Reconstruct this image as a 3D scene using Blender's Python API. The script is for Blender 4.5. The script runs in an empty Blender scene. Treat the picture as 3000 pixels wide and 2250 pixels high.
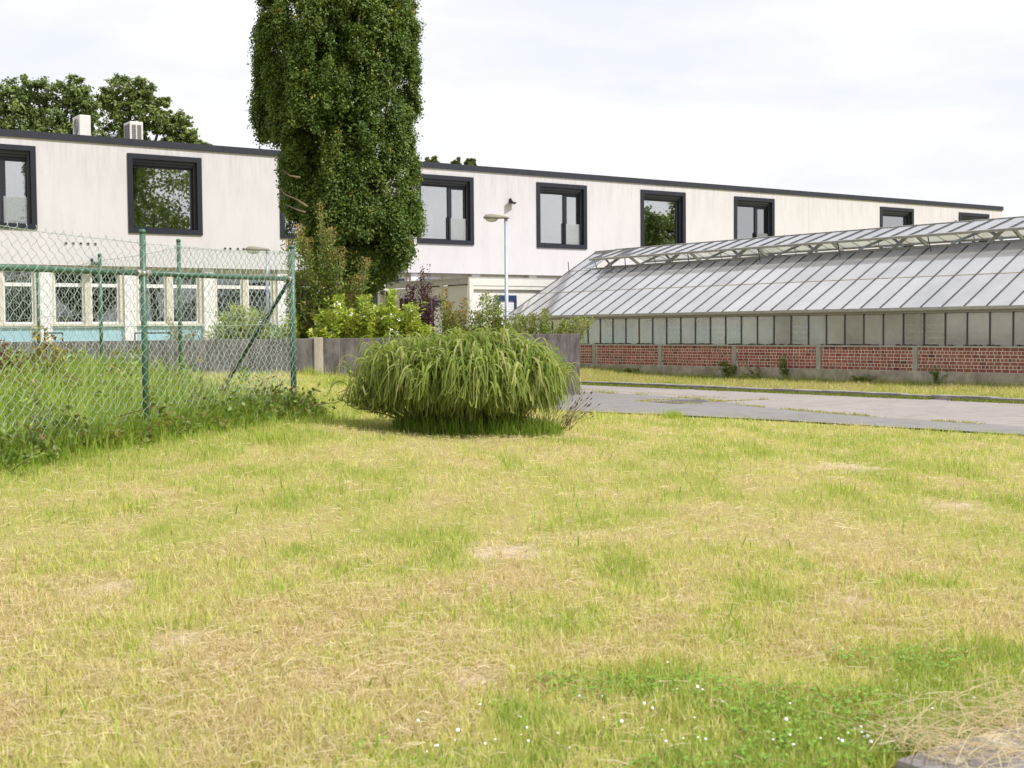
import bpy, math, random
import numpy as np
from mathutils import Vector, Matrix

random.seed(7)
rng = np.random.default_rng(11)
C = bpy.context.scene.collection
S = bpy.context.scene
R = math.radians

# ------------------------------------------------------------------ camera
CAM = np.array([0.0, 0.0, 1.6])
FPX = 3800.0                                   # focal length in pixels of a 3000 px wide picture
PITCH = math.atan(158 / FPX)
ROLL = 0.0083
_f = np.array([0, math.cos(PITCH), -math.sin(PITCH)])
_u0 = np.array([0, math.sin(PITCH), math.cos(PITCH)])
_r0 = np.array([1.0, 0, 0])
_r = math.cos(ROLL) * _r0 - math.sin(ROLL) * _u0
_u = math.cos(ROLL) * _u0 + math.sin(ROLL) * _r0
cam = bpy.data.objects.new('camera', bpy.data.cameras.new('camera'))
C.objects.link(cam)
cam.data.sensor_width = 36
cam.data.lens = 36 * FPX / 3000
cam.data.clip_end = 4000
cam.data.dof.use_dof = True
cam.data.dof.focus_distance = 22
cam.data.dof.aperture_fstop = 5.6
M = Matrix(((_r[0], _u[0], -_f[0], CAM[0]), (_r[1], _u[1], -_f[1], CAM[1]), (_r[2], _u[2], -_f[2], CAM[2]), (0, 0, 0, 1)))
cam.matrix_world = M
S.camera = cam


def W(px, py, Y):
    """world point seen at a measured photo pixel (3000x2250) at distance Y"""
    d = _f * FPX + _r * (px - 1500) - _u * (py - 1125)
    return CAM + d * (Y / d[1])


# ------------------------------------------------------------------ light
SUN_TO = Vector((0.78, -0.40, 1.05)).normalized()
sun = bpy.data.objects.new('sun', bpy.data.lights.new('sun', 'SUN'))
C.objects.link(sun)
sun.data.energy = 3.5
sun.data.angle = R(2.5)
sun.data.color = (1.0, 0.98, 0.95)
sun.rotation_euler = SUN_TO.to_track_quat('Z', 'Y').to_euler()

world = bpy.data.worlds.new('World')
S.world = world
world.use_nodes = True
wt = world.node_tree
wt.nodes.clear()


def _n(t, typ, **kw):
    n = t.nodes.new(typ)
    for k, v in kw.items():
        if k == 'op':
            n.operation = v
        elif hasattr(n, k) and not k[0].isupper():
            setattr(n, k, v)
        else:
            n.inputs[k.replace('_', ' ')].default_value = v
    return n


sky = wt.nodes.new('ShaderNodeTexSky')
sky.sky_type = 'NISHITA'
sky.sun_disc = False
sky.sun_elevation = math.asin(SUN_TO.z)
sky.sun_rotation = math.atan2(SUN_TO.x, SUN_TO.y)
sky.air_density = 1.0
sky.dust_density = 2.0
tc = wt.nodes.new('ShaderNodeTexCoord')
mp = wt.nodes.new('ShaderNodeMapping')
mp.inputs['Scale'].default_value = (1.6, 1.6, 6.5)
wt.links.new(tc.outputs['Generated'], mp.inputs['Vector'])
nz = _n(wt, 'ShaderNodeTexNoise', Scale=1.7, Detail=7.0, Roughness=0.55)
nz.inputs['Distortion'].default_value = 0.4
wt.links.new(mp.outputs[0], nz.inputs['Vector'])
rp = wt.nodes.new('ShaderNodeValToRGB')
rp.color_ramp.elements[0].position = 0.30
rp.color_ramp.elements[0].color = (0.84, 0.84, 0.84, 1)
rp.color_ramp.elements[1].position = 0.56
rp.color_ramp.elements[1].color = (0.985, 0.985, 0.985, 1)
wt.links.new(nz.outputs['Fac'], rp.inputs[0])
# the tone of the cloud sheet itself: thin lavender grey and bright white
nz2 = _n(wt, 'ShaderNodeTexNoise', Scale=2.6, Detail=6.0, Roughness=0.5)
wt.links.new(mp.outputs[0], nz2.inputs['Vector'])
rp2 = wt.nodes.new('ShaderNodeValToRGB')
rp2.color_ramp.elements[0].position = 0.38
rp2.color_ramp.elements[0].color = (6.95, 7.08, 7.55, 1)
rp2.color_ramp.elements[1].position = 0.58
rp2.color_ramp.elements[1].color = (7.9, 7.88, 8.1, 1)
wt.links.new(nz2.outputs['Fac'], rp2.inputs[0])
mx = wt.nodes.new('ShaderNodeMix')
mx.data_type = 'RGBA'
wt.links.new(rp.outputs[0], mx.inputs['Factor'])
wt.links.new(sky.outputs[0], mx.inputs['A'])
wt.links.new(rp2.outputs[0], mx.inputs['B'])
bg = wt.nodes.new('ShaderNodeBackground')
bg.inputs['Strength'].default_value = 0.10
wt.links.new(mx.outputs['Result'], bg.inputs['Color'])
wo = wt.nodes.new('ShaderNodeOutputWorld')
wt.links.new(bg.outputs[0], wo.inputs['Surface'])

S.view_settings.view_transform = 'Standard'
S.view_settings.look = 'None'
S.view_settings.exposure = 0.45
S.view_settings.gamma = 1.0
S.view_settings.use_curve_mapping = False
S.render.engine = 'CYCLES'
S.cycles.max_bounces = 8
S.cycles.transparent_max_bounces = 24
S.cycles.caustics_reflective = False
S.cycles.caustics_refractive = False
S.cycles.use_denoising = True


# ------------------------------------------------------------------ materials
def new_mat(name):
    m = bpy.data.materials.new(name)
    m.use_nodes = True
    t = m.node_tree
    t.nodes.clear()
    o = t.nodes.new('ShaderNodeOutputMaterial')
    return m, t, o


def mixrgb(t, fac, a, b, blend='MIX'):
    n = t.nodes.new('ShaderNodeMix')
    n.data_type = 'RGBA'
    n.blend_type = blend
    for key, v in (('Factor', fac), ('A', a), ('B', b)):
        if hasattr(v, 'is_linked'):
            t.links.new(v, n.inputs[key])
        elif key == 'Factor':
            n.inputs[key].default_value = v
        else:
            n.inputs[key].default_value = tuple(v) + ((1,) if len(v) == 3 else ())
    return n.outputs['Result']


def noise(t, scale, detail=4, rough=0.55, stretch=(1, 1, 1), coord='Object', dist=0.0):
    tcn = t.nodes.new('ShaderNodeTexCoord')
    m_ = t.nodes.new('ShaderNodeMapping')
    m_.inputs['Scale'].default_value = stretch
    t.links.new(tcn.outputs[coord], m_.inputs['Vector'])
    n = t.nodes.new('ShaderNodeTexNoise')
    n.inputs['Scale'].default_value = scale
    n.inputs['Detail'].default_value = detail
    n.inputs['Roughness'].default_value = rough
    n.inputs['Distortion'].default_value = dist
    t.links.new(m_.outputs[0], n.inputs['Vector'])
    return n.outputs['Fac']


def ramp(t, v, p0, p1, c0=0.0, c1=1.0):
    n = t.nodes.new('ShaderNodeMapRange')
    n.inputs['From Min'].default_value = p0
    n.inputs['From Max'].default_value = p1
    n.inputs['To Min'].default_value = c0
    n.inputs['To Max'].default_value = c1
    n.clamp = True
    t.links.new(v, n.inputs['Value'])
    return n.outputs[0]


def bump(t, h, strength=0.3, dist=0.01):
    b = t.nodes.new('ShaderNodeBump')
    b.inputs['Strength'].default_value = strength
    b.inputs['Distance'].default_value = dist
    t.links.new(h, b.inputs['Height'])
    return b.outputs[0]


def principled(t, o, col, rough=0.6, metal=0.0, spec=0.5, normal=None):
    p = t.nodes.new('ShaderNodeBsdfPrincipled')
    if hasattr(col, 'is_linked'):
        t.links.new(col, p.inputs['Base Color'])
    else:
        p.inputs['Base Color'].default_value = tuple(col) + (1,)
    if hasattr(rough, 'is_linked'):
        t.links.new(rough, p.inputs['Roughness'])
    else:
        p.inputs['Roughness'].default_value = rough
    p.inputs['Metallic'].default_value = metal
    p.inputs['Specular IOR Level'].default_value = spec
    if normal is not None:
        t.links.new(normal, p.inputs['Normal'])
    t.links.new(p.outputs[0], o.inputs['Surface'])
    return p


def plain(name, col, rough=0.6, metal=0.0, spec=0.5, var=0.12, scale=6, stretch=(1, 1, 1), bumpy=0.0):
    """colour with a little wear"""
    m, t, o = new_mat(name)
    n = noise(t, scale, 5, 0.6, stretch)
    lo = tuple(c * (1 - var) for c in col)
    hi = tuple(min(1, c * (1 + var)) for c in col)
    c = mixrgb(t, ramp(t, n, 0.3, 0.7), lo, hi)
    nb = bump(t, noise(t, scale * 8, 3), bumpy, 0.01) if bumpy else None
    principled(t, o, c, rough, metal, spec, nb)
    return m


def leafmat(name, transl=0.35, rough=0.55, gain=1.0, spec=0.3):
    m, t, o = new_mat(name)
    a = t.nodes.new('ShaderNodeAttribute')
    a.attribute_name = 'tint'
    p = t.nodes.new('ShaderNodeBsdfPrincipled')
    p.inputs['Roughness'].default_value = rough
    p.inputs['Specular IOR Level'].default_value = spec
    t.links.new(a.outputs['Color'], p.inputs['Base Color'])
    tr = t.nodes.new('ShaderNodeBsdfTranslucent')
    c = mixrgb(t, 1.0, a.outputs['Color'], (1.15 * gain, 1.15 * gain, 0.8 * gain), 'MULTIPLY')
    t.links.new(c, tr.inputs['Color'])
    mxs = t.nodes.new('ShaderNodeMixShader')
    mxs.inputs[0].default_value = transl
    t.links.new(p.outputs[0], mxs.inputs[1])
    t.links.new(tr.outputs[0], mxs.inputs[2])
    t.links.new(mxs.outputs[0], o.inputs['Surface'])
    return m


def glassmat(name, refl, tint, rough=0.01, wob=0.0, wobscale=20, milk=0.0, milkcol=(0.8, 0.8, 0.82), rmax=1.0):
    m, t, o = new_mat(name)
    tr = t.nodes.new('ShaderNodeBsdfTransparent')
    tr.inputs[0].default_value = tuple(tint) + (1,)
    gl = t.nodes.new('ShaderNodeBsdfGlossy')
    gl.inputs['Roughness'].default_value = rough
    gl.inputs['Color'].default_value = (1.0, 1.0, 1.0, 1)
    if wob:
        nb = bump(t, noise(t, wobscale, 2), wob, 0.02)
        t.links.new(nb, gl.inputs['Normal'])
    base = tr.outputs[0]
    if milk:
        df = t.nodes.new('ShaderNodeBsdfDiffuse')
        tl = t.nodes.new('ShaderNodeBsdfTranslucent')
        n = noise(t, 1.3, 5, 0.6)
        c = mixrgb(t, ramp(t, n, 0.3, 0.7), tuple(x * 0.9 for x in milkcol), milkcol)
        t.links.new(c, df.inputs['Color'])
        t.links.new(c, tl.inputs['Color'])
        ms = t.nodes.new('ShaderNodeMixShader')
        ms.inputs[0].default_value = 0.45
        t.links.new(df.outputs[0], ms.inputs[1])
        t.links.new(tl.outputs[0], ms.inputs[2])
        m2 = t.nodes.new('ShaderNodeMixShader')
        oi = t.nodes.new('ShaderNodeObjectInfo')
        ad = t.nodes.new('ShaderNodeMath')
        ad.operation = 'ADD'
        ad.use_clamp = True
        t.links.new(ramp(t, noise(t, 0.9, 5, 0.65), 0.25, 0.75, milk - 0.12, milk + 0.12), ad.inputs[0])
        t.links.new(ramp(t, oi.outputs['Random'], 0, 1, -0.09, 0.09), ad.inputs[1])
        t.links.new(ad.outputs[0], m2.inputs[0])
        t.links.new(base, m2.inputs[1])
        t.links.new(ms.outputs[0], m2.inputs[2])
        base = m2.outputs[0]
    m3 = t.nodes.new('ShaderNodeMixShader')
    fr = t.nodes.new('ShaderNodeFresnel')
    fr.inputs['IOR'].default_value = 1.5
    t.links.new(ramp(t, fr.outputs[0], 0.04, 1.0, refl, rmax), m3.inputs[0])
    t.links.new(base, m3.inputs[1])
    t.links.new(gl.outputs[0], m3.inputs[2])
    t.links.new(m3.outputs[0], o.inputs['Surface'])
    return m


def render_wall_mat():
    m, t, o = new_mat('white_render')
    big = noise(t, 0.5, 5, 0.6)
    streak = noise(t, 1.0, 7, 0.7, (2.2, 2.2, 0.55))
    fine = noise(t, 6, 4, 0.7, (3, 3, 0.5))
    c = mixrgb(t, ramp(t, big, 0.3, 0.7), (0.57, 0.545, 0.562), (0.605, 0.58, 0.594))
    c = mixrgb(t, ramp(t, streak, 0.48, 0.80, 0, 0.42), c, (0.42, 0.39, 0.39))
    c = mixrgb(t, ramp(t, fine, 0.55, 0.80, 0, 0.18), c, (0.42, 0.39, 0.38))
    # dirt washed down from the roof edge, lost by mid wall
    tcn = t.nodes.new('ShaderNodeTexCoord')
    sp = t.nodes.new('ShaderNodeSeparateXYZ')
    t.links.new(tcn.outputs['Object'], sp.inputs[0])
    top = ramp(t, sp.outputs['Z'], 5.9, 7.4)
    st2 = noise(t, 1.5, 7, 0.75, (5, 5, 0.45))
    mul = t.nodes.new('ShaderNodeMath')
    mul.operation = 'MULTIPLY'
    t.links.new(top, mul.inputs[0])
    t.links.new(ramp(t, st2, 0.46, 0.72, 0, 0.75), mul.inputs[1])
    c = mixrgb(t, mul.outputs[0], c, (0.40, 0.37, 0.35))
    principled(t, o, c, 0.85, 0, 0.2, bump(t, noise(t, 60, 3), 0.12, 0.005))
    return m


def concrete_mat(name, a, b, dark, streaky=True, lichen=None):
    m, t, o = new_mat(name)
    n1 = noise(t, 1.2, 6, 0.65)
    st = noise(t, 2.2, 6, 0.7, (2.4, 2.4, 0.8) if streaky else (1, 1, 1))
    fine = noise(t, 30, 4, 0.7)
    c = mixrgb(t, ramp(t, n1, 0.3, 0.7), a, b)
    c = mixrgb(t, ramp(t, st, 0.42, 0.62, 0, 0.85), c, dark)
    c = mixrgb(t, ramp(t, fine, 0.55, 0.75, 0, 0.5), c, tuple(x * 1.6 for x in a))
    if lichen:
        c = mixrgb(t, ramp(t, noise(t, 3.5, 5, 0.6), 0.60, 0.68, 0, 0.8), c, lichen)
    principled(t, o, c, 0.9, 0, 0.2, bump(t, fine, 0.5, 0.01))
    return m


MAT = {}
MAT['wall'] = render_wall_mat()
MAT['anthracite'] = plain('anthracite_metal', (0.020, 0.022, 0.032), 0.45, 0, 0.3, 0.1, 3)
MAT['anthracite_light'] = plain('roof_edge_sheet', (0.026, 0.028, 0.040), 0.5, 0, 0.35, 0.12, 2)
MAT['shutter'] = plain('shutter_metal', (0.035, 0.038, 0.05), 0.4, 0, 0.5, 0.1, 5)
MAT['roof'] = plain('roofing_felt', (0.12, 0.12, 0.12), 0.9)
MAT['room'] = plain('room_plaster', (0.60, 0.60, 0.61), 0.9)
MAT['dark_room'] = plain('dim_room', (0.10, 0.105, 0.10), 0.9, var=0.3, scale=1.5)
MAT['white'] = plain('white_paint', (0.78, 0.77, 0.76), 0.5, var=0.06)
MAT['column_white'] = plain('white_column', (0.72, 0.70, 0.71), 0.7, var=0.09, scale=2, stretch=(3, 3, .6))
MAT['cream'] = plain('cream_frame', (0.60, 0.55, 0.47), 0.6, var=0.14, scale=3, stretch=(3, 3, .6))
MAT['blue_panel'] = plain('pale_blue_panel', (0.30, 0.50, 0.60), 0.6, var=0.08, scale=2)
MAT['glass_upper'] = glassmat('coated_window_glass', 0.42, (0.80, 0.84, 0.84))
MAT['glass_rail'] = glassmat('railing_glass', 0.12, (0.92, 0.96, 0.95), milk=0.42, milkcol=(0.84, 0.88, 0.86))
MAT['glass_lower'] = glassmat('old_window_glass', 0.18, (0.55, 0.6, 0.58))
MAT['green_paint'] = plain('green_post_paint', (0.055, 0.125, 0.078), 0.42, 0, 0.5, 0.22, 9)
MAT['green_dark'] = plain('dark_green_paint', (0.018, 0.062, 0.043), 0.42, 0, 0.5, 0.2, 9)
MAT['wire'] = plain('pvc_coated_wire', (0.36, 0.44, 0.39), 0.32, 0.0, 0.7, 0.35, 14)
MAT['clamp'] = plain('galvanised_clamp', (0.36, 0.33, 0.30), 0.5, 0.6, 0.5, 0.3, 20)
MAT['concrete_wall'] = concrete_mat('weathered_concrete', (0.105, 0.093, 0.088), (0.185, 0.168, 0.158), (0.055, 0.047, 0.045))
MAT['concrete_pale'] = concrete_mat('pale_concrete', (0.33, 0.30, 0.25), (0.40, 0.36, 0.30), (0.24, 0.21, 0.17), True, (0.42, 0.28, 0.10))
MAT['plinth'] = concrete_mat('plinth_concrete', (0.36, 0.325, 0.27), (0.46, 0.42, 0.35), (0.22, 0.195, 0.16), False, (0.36, 0.29, 0.12))
MAT['pilaster'] = concrete_mat('pilaster_concrete', (0.33, 0.32, 0.28), (0.40, 0.385, 0.34), (0.29, 0.27, 0.23))
MAT['mortar'] = plain('mortar', (0.66, 0.61, 0.53), 0.95, var=0.2, scale=8)
MAT['kerb'] = concrete_mat('kerb_concrete', (0.27, 0.25, 0.24), (0.35, 0.33, 0.31), (0.18, 0.165, 0.155), False)
MAT['alu'] = plain('weathered_aluminium', (0.36, 0.345, 0.32), 0.5, 0.35, 0.5, 0.2, 4, (3, 3, 3))
MAT['bar'] = plain('dark_glazing_bar', (0.058, 0.054, 0.056), 0.5, 0.2, 0.5, 0.25, 7)
MAT['galv'] = plain('galvanised_steel', (0.42, 0.45, 0.47), 0.45, 0.4, 0.5, 0.15, 8)
MAT['roof_glass'] = glassmat('whitewashed_glass', 0.26, (0.94, 0.95, 0.97), 0.06, milk=0.66, milkcol=(0.96, 0.955, 0.965))
MAT['vent_glass'] = glassmat('vent_glass', 0.28, (0.92, 0.95, 0.97), 0.04, milk=0.45, milkcol=(0.88, 0.90, 0.94))
MAT['old_vent_glass'] = glassmat('old_vent_glass', 0.06, (0.9, 0.92, 0.92), 0.2, milk=0.62, milkcol=(0.82, 0.81, 0.80), rmax=0.3)
MAT['side_glass'] = glassmat('hammered_glass', 0.06, (0.985, 0.975, 0.955), 0.10, milk=0.34, milkcol=(0.985, 0.955, 0.90), rmax=0.6)
MAT['pipe'] = plain('white_pipe', (0.95, 0.94, 0.90), 0.5, var=0.1)
MAT['board'] = plain('beige_board', (0.76, 0.72, 0.63), 0.85, var=0.06, scale=1.0, stretch=(.6, .6, 3))
MAT['inside_white'] = plain('white_inside_frame', (0.72, 0.72, 0.70), 0.6)
MAT['container'] = plain('container_sheet', (0.74, 0.71, 0.69), 0.55, var=0.05, scale=2, stretch=(4, 4, .5))
MAT['container_trim'] = plain('container_trim', (0.70, 0.68, 0.63), 0.5, var=0.05)
MAT['container_grey'] = plain('grey_trim', (0.33, 0.32, 0.30), 0.6)
MAT['blue_frame'] = plain('navy_frame', (0.022, 0.045, 0.12), 0.4)
MAT['blind'] = plain('white_blind', (0.74, 0.74, 0.75), 0.6)
MAT['pole'] = plain('pale_lamp_pole', (0.37, 0.41, 0.46), 0.45, 0.2, 0.5, 0.08, 5)
MAT['lamp_head'] = concrete_mat('mossy_lamp_housing', (0.24, 0.215, 0.175), (0.33, 0.30, 0.25), (0.16, 0.14, 0.11), False)
MAT['lamp_glass'] = plain('lamp_cover', (0.62, 0.60, 0.56), 0.2, 0, 0.5)
MAT['black'] = plain('black_metal', (0.02, 0.02, 0.022), 0.5)
MAT['flood_glass'] = plain('floodlight_glass', (0.42, 0.44, 0.44), 0.15, 0.3, 0.6)
MAT['ac'] = plain('ac_casing', (0.66, 0.63, 0.59), 0.5, var=0.06, scale=3)
MAT['ac_dark'] = plain('ac_grille', (0.14, 0.13, 0.125), 0.6)
MAT['bark'] = plain('bark', (0.105, 0.085, 0.062), 0.95, 0, 0.2, 0.35, 5, (4, 4, .6), 0.6)
MAT['twig'] = plain('twig_bark', (0.19, 0.145, 0.095), 0.9, 0, 0.2, 0.3, 5)
MAT['leaf'] = leafmat('leaf', 0.30, 0.5, 1.0, 0.4)
MAT['blade'] = leafmat('grass_blade', 0.45, 0.65, 1.0, 0.2)
MAT['petal'] = plain('petal', (0.82, 0.80, 0.76), 0.8)
MAT['moss'] = plain('moss', (0.055, 0.05, 0.022), 0.95, 0, 0.1, 0.5, 12)
MAT['patch'] = concrete_mat('tar_patch', (0.105, 0.097, 0.10), (0.13, 0.12, 0.12), (0.085, 0.08, 0.08), False)


def asphalt_mat(name, a, b):
    m, t, o = new_mat(name)
    c = mixrgb(t, ramp(t, noise(t, 0.35, 6, 0.6), 0.3, 0.7), a, b)
    c = mixrgb(t, ramp(t, noise(t, 55, 3, 0.8), 0.45, 0.72, 0, 0.6), c, tuple(x * 1.5 for x in b))
    c = mixrgb(t, ramp(t, noise(t, 2.2, 6, 0.7, (1, 1, 1)), 0.48, 0.70, 0, 0.65), c, tuple(x * 0.70 for x in a))
    c = mixrgb(t, ramp(t, noise(t, 40, 3, 0.8), 0.55, 0.75, 0, 0.5), c, tuple(x * 0.5 for x in a))
    principled(t, o, c, 0.9, 0, 0.25, bump(t, noise(t, 90, 2), 0.4, 0.005))
    return m


MAT['asphalt'] = asphalt_mat('old_asphalt', (0.262, 0.232, 0.215), (0.315, 0.283, 0.262))
MAT['asphalt_grey'] = asphalt_mat('grey_asphalt', (0.188, 0.178, 0.168), (0.228, 0.216, 0.205))


def brick_mat():
    m, t, o = new_mat('red_brick')
    oi = t.nodes.new('ShaderNodeObjectInfo')
    rnd = oi.outputs['Random']
    c = mixrgb(t, rnd, (0.235, 0.078, 0.060), (0.345, 0.135, 0.108))
    cr = t.nodes.new('ShaderNodeMapRange')
    cr.inputs['From Min'].default_value = 0.90
    cr.inputs['From Max'].default_value = 0.97
    t.links.new(rnd, cr.inputs['Value'])
    c = mixrgb(t, cr.outputs[0], c, (0.115, 0.045, 0.045))
    c = mixrgb(t, ramp(t, noise(t, 14, 5, 0.7), 0.4, 0.75, 0, 0.45), c, (0.16, 0.05, 0.04))
    principled(t, o, c, 0.85, 0, 0.2, bump(t, noise(t, 60, 3), 0.3, 0.005))
    return m


MAT['brick'] = brick_mat()


def brickfar_mat():
    m, t, o = new_mat('red_brick_far')
    a = t.nodes.new('ShaderNodeAttribute')
    a.attribute_name = 'tint'
    principled(t, o, a.outputs['Color'], 0.85, 0, 0.2)
    return m


MAT['brick_far'] = brickfar_mat()


def ground_mat():
    m, t, o = new_mat('thatch_and_soil')
    a = t.nodes.new('ShaderNodeAttribute')
    a.attribute_name = 'tint'
    n = noise(t, 45, 5, 0.75)
    c = mixrgb(t, ramp(t, n, 0.35, 0.7, 0, 0.6), a.outputs['Color'], (0.10, 0.075, 0.035))
    principled(t, o, c, 0.95, 0, 0.1, bump(t, n, 0.8, 0.02))
    return m


MAT['ground'] = ground_mat()


# ------------------------------------------------------------------ mesh helpers
class MB:
    def __init__(s):
        s.v = []
        s.f = []

    def quad(s, *p):
        i = len(s.v)
        s.v += [tuple(x) for x in p]
        s.f.append(tuple(range(i, i + len(p))))

    def box(s, x0, x1, y0, y1, z0, z1):
        i = len(s.v)
        s.v += [(x0, y0, z0), (x1, y0, z0), (x1, y1, z0), (x0, y1, z0), (x0, y0, z1), (x1, y0, z1), (x1, y1, z1), (x0, y1, z1)]
        for q in ((0, 3, 2, 1), (4, 5, 6, 7), (0, 1, 5, 4), (1, 2, 6, 5), (2, 3, 7, 6), (3, 0, 4, 7)):
            s.f.append(tuple(i + k for k in q))
        return s

    def beam(s, a, b, w, h, up=(0, 0, 1)):
        a = Vector(a)
        b = Vector(b)
        d = (b - a).normalized()
        u = Vector(up)
        sd = d.cross(u)
        if sd.length < 1e-4:
            sd = d.cross(Vector((1, 0, 0)))
        sd.normalize()
        u = sd.cross(d).normalized()
        i = len(s.v)
        for p in (a, b):
            for k, l in ((-1, -1), (1, -1), (1, 1), (-1, 1)):
                s.v.append(tuple(p + sd * (k * w / 2) + u * (l * h / 2)))
        for q in ((0, 1, 2, 3), (7, 6, 5, 4), (0, 4, 5, 1), (1, 5, 6, 2), (2, 6, 7, 3), (3, 7, 4, 0)):
            s.f.append(tuple(i + k for k in q))
        return s

    def tube(s, pts, rad, n=8, cap=True):
        pts = [Vector(p) for p in pts]
        if not hasattr(rad, '__len__'):
            rad = [rad] * len(pts)
        i0 = len(s.v)
        ref = None
        for k, p in enumerate(pts):
            d = (pts[min(k + 1, len(pts) - 1)] - pts[max(k - 1, 0)])
            if d.length < 1e-9:
                d = Vector((0, 0, 1))
            d.normalize()
            if ref is None:
                ref = d.cross(Vector((0.13, 0.97, 0.2)))
                if ref.length < 0.1:
                    ref = d.cross(Vector((1, 0, 0)))
            sd = (ref - d * ref.dot(d))
            sd.normalize()
            ref = sd
            u = d.cross(sd)
            for j in range(n):
                a = 2 * math.pi * j / n
                s.v.append(tuple(p + sd * (math.cos(a) * rad[k]) + u * (math.sin(a) * rad[k])))
        for k in range(len(pts) - 1):
            for j in range(n):
                a = i0 + k * n + j
                b = i0 + k * n + (j + 1) % n
                s.f.append((a, b, b + n, a + n))
        if cap:
            s.f.append(tuple(i0 + j for j in range(n))[::-1])
            s.f.append(tuple(i0 + (len(pts) - 1) * n + j for j in range(n)))
        return s

    def build(s, name, mat, parent=None, smooth=False, off=None, bevel=0.0):
        me = bpy.data.meshes.new(name)
        if off is not None:
            v = [(p[0] - off[0], p[1] - off[1], p[2] - off[2]) for p in s.v]
        else:
            v = s.v
        me.from_pydata(v, [], s.f)
        me.materials.append(mat)
        if smooth:
            me.polygons.foreach_set('use_smooth', [True] * len(me.polygons))
        me.update()
        o = bpy.data.objects.new(name, me)
        C.objects.link(o)
        if parent:
            o.parent = parent
        if bevel:
            bv = o.modifiers.new('bevel', 'BEVEL')
            bv.width = bevel
            bv.segments = 2
            bv.limit_method = 'ANGLE'
        return o


def tag(o, label=None, cat=None, group=None, kind=None):
    if label:
        o['label'] = label
    if cat:
        o['category'] = cat
    if group:
        o['group'] = group
    if kind:
        o['kind'] = kind
    return o


def empty(name, loc, rz=0.0):
    o = bpy.data.objects.new(name, None)
    C.objects.link(o)
    o.location = loc
    o.rotation_euler = (0, 0, rz)
    o.empty_display_size = 0.2
    return o


def np_mesh(name, verts, faces, mat, tint=None, parent=None, off=None, smooth=False):
    verts = np.asarray(verts, dtype=np.float32).reshape(-1, 3)
    if off is not None:
        verts = verts - np.asarray(off, dtype=np.float32)
    me = bpy.data.meshes.new(name)
    me.vertices.add(len(verts))
    me.vertices.foreach_set('co', verts.ravel())
    flist = faces if isinstance(faces, list) else [faces]
    loops = np.concatenate([f.ravel() for f in flist]).astype(np.int32)
    tot = np.concatenate([np.full(len(f), f.shape[1], dtype=np.int32) for f in flist])
    start = np.concatenate([[0], np.cumsum(tot)[:-1]]).astype(np.int32)
    me.loops.add(len(loops))
    me.loops.foreach_set('vertex_index', loops)
    me.polygons.add(len(tot))
    me.polygons.foreach_set('loop_start', start)
    me.polygons.foreach_set('loop_total', tot)
    if smooth:
        me.polygons.foreach_set('use_smooth', np.ones(len(tot), dtype=bool))
    me.materials.append(mat)
    me.update(calc_edges=True)
    if tint is not None:
        ca = me.color_attributes.new('tint', 'FLOAT_COLOR', 'POINT')
        c4 = np.ones((len(verts), 4), dtype=np.float32)
        c4[:, :3] = tint
        ca.data.foreach_set('color', c4.ravel())
    o = bpy.data.objects.new(name, me)
    C.objects.link(o)
    if parent:
        o.parent = parent
    return o


def unit(a):
    return a / np.maximum(np.linalg.norm(a, axis=-1, keepdims=True), 1e-9)


def strips(P, wd, side, tint):
    """P (N,S,3) centre lines, wd (S,) or (N,S) half widths, side (N,3), tint (N,3) -> verts, quads, tint per vertex"""
    N, Sg, _ = P.shape
    wd = np.broadcast_to(np.asarray(wd), (N, Sg))
    V = np.stack([P - side[:, None, :] * wd[..., None], P + side[:, None, :] * wd[..., None]], axis=2)  # N,S,2,3
    idx = np.arange(N * Sg * 2).reshape(N, Sg, 2)
    q = np.stack([idx[:, :-1, 0], idx[:, :-1, 1], idx[:, 1:, 1], idx[:, 1:, 0]], axis=-1).reshape(-1, 4)
    tv = np.repeat(tint, Sg * 2, axis=0)
    return V.reshape(-1, 3), q, tv


def leaf_arrays(ctr, direc, nrm, ln, wd, tint):
    """kite leaves folded on the midrib: two triangles each"""
    direc = unit(direc)
    sd = unit(np.cross(direc, nrm))
    nn = np.cross(sd, direc)
    ln = np.asarray(ln)[:, None]
    wd = np.asarray(wd)[:, None]
    base = ctr - direc * ln * 0.5
    tip = ctr + direc * ln * 0.5 - nn * ln * 0.10
    l = ctr - sd * wd * 0.5 + nn * wd * 0.16
    r = ctr + sd * wd * 0.5 + nn * wd * 0.16
    V = np.stack([base, r, tip, l], axis=1).reshape(-1, 3)
    i = np.arange(len(ctr))[:, None] * 4
    F = np.concatenate([i + np.array([[0, 1, 2]]), i + np.array([[0, 2, 3]])], axis=0)
    return V, F, np.repeat(tint, 4, axis=0)


def _hash(ix, iy, seed):
    h = (ix.astype(np.int64) * 374761393 + iy.astype(np.int64) * 668265263 + seed * 1442695041) & 0xFFFFFFFF
    h = ((h ^ (h >> 13)) * 1274126177) & 0xFFFFFFFF
    return ((h ^ (h >> 16)) & 0xFFFF) / 65535.0


def vnoise(x, y, seed=0):
    ix = np.floor(x).astype(np.int64)
    iy = np.floor(y).astype(np.int64)
    fx = x - ix
    fy = y - iy
    fx = fx * fx * (3 - 2 * fx)
    fy = fy * fy * (3 - 2 * fy)
    a = _hash(ix, iy, seed)
    b = _hash(ix + 1, iy, seed)
    c = _hash(ix, iy + 1, seed)
    d = _hash(ix + 1, iy + 1, seed)
    return (a * (1 - fx) + b * fx) * (1 - fy) + (c * (1 - fx) + d * fx) * fy


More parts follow.
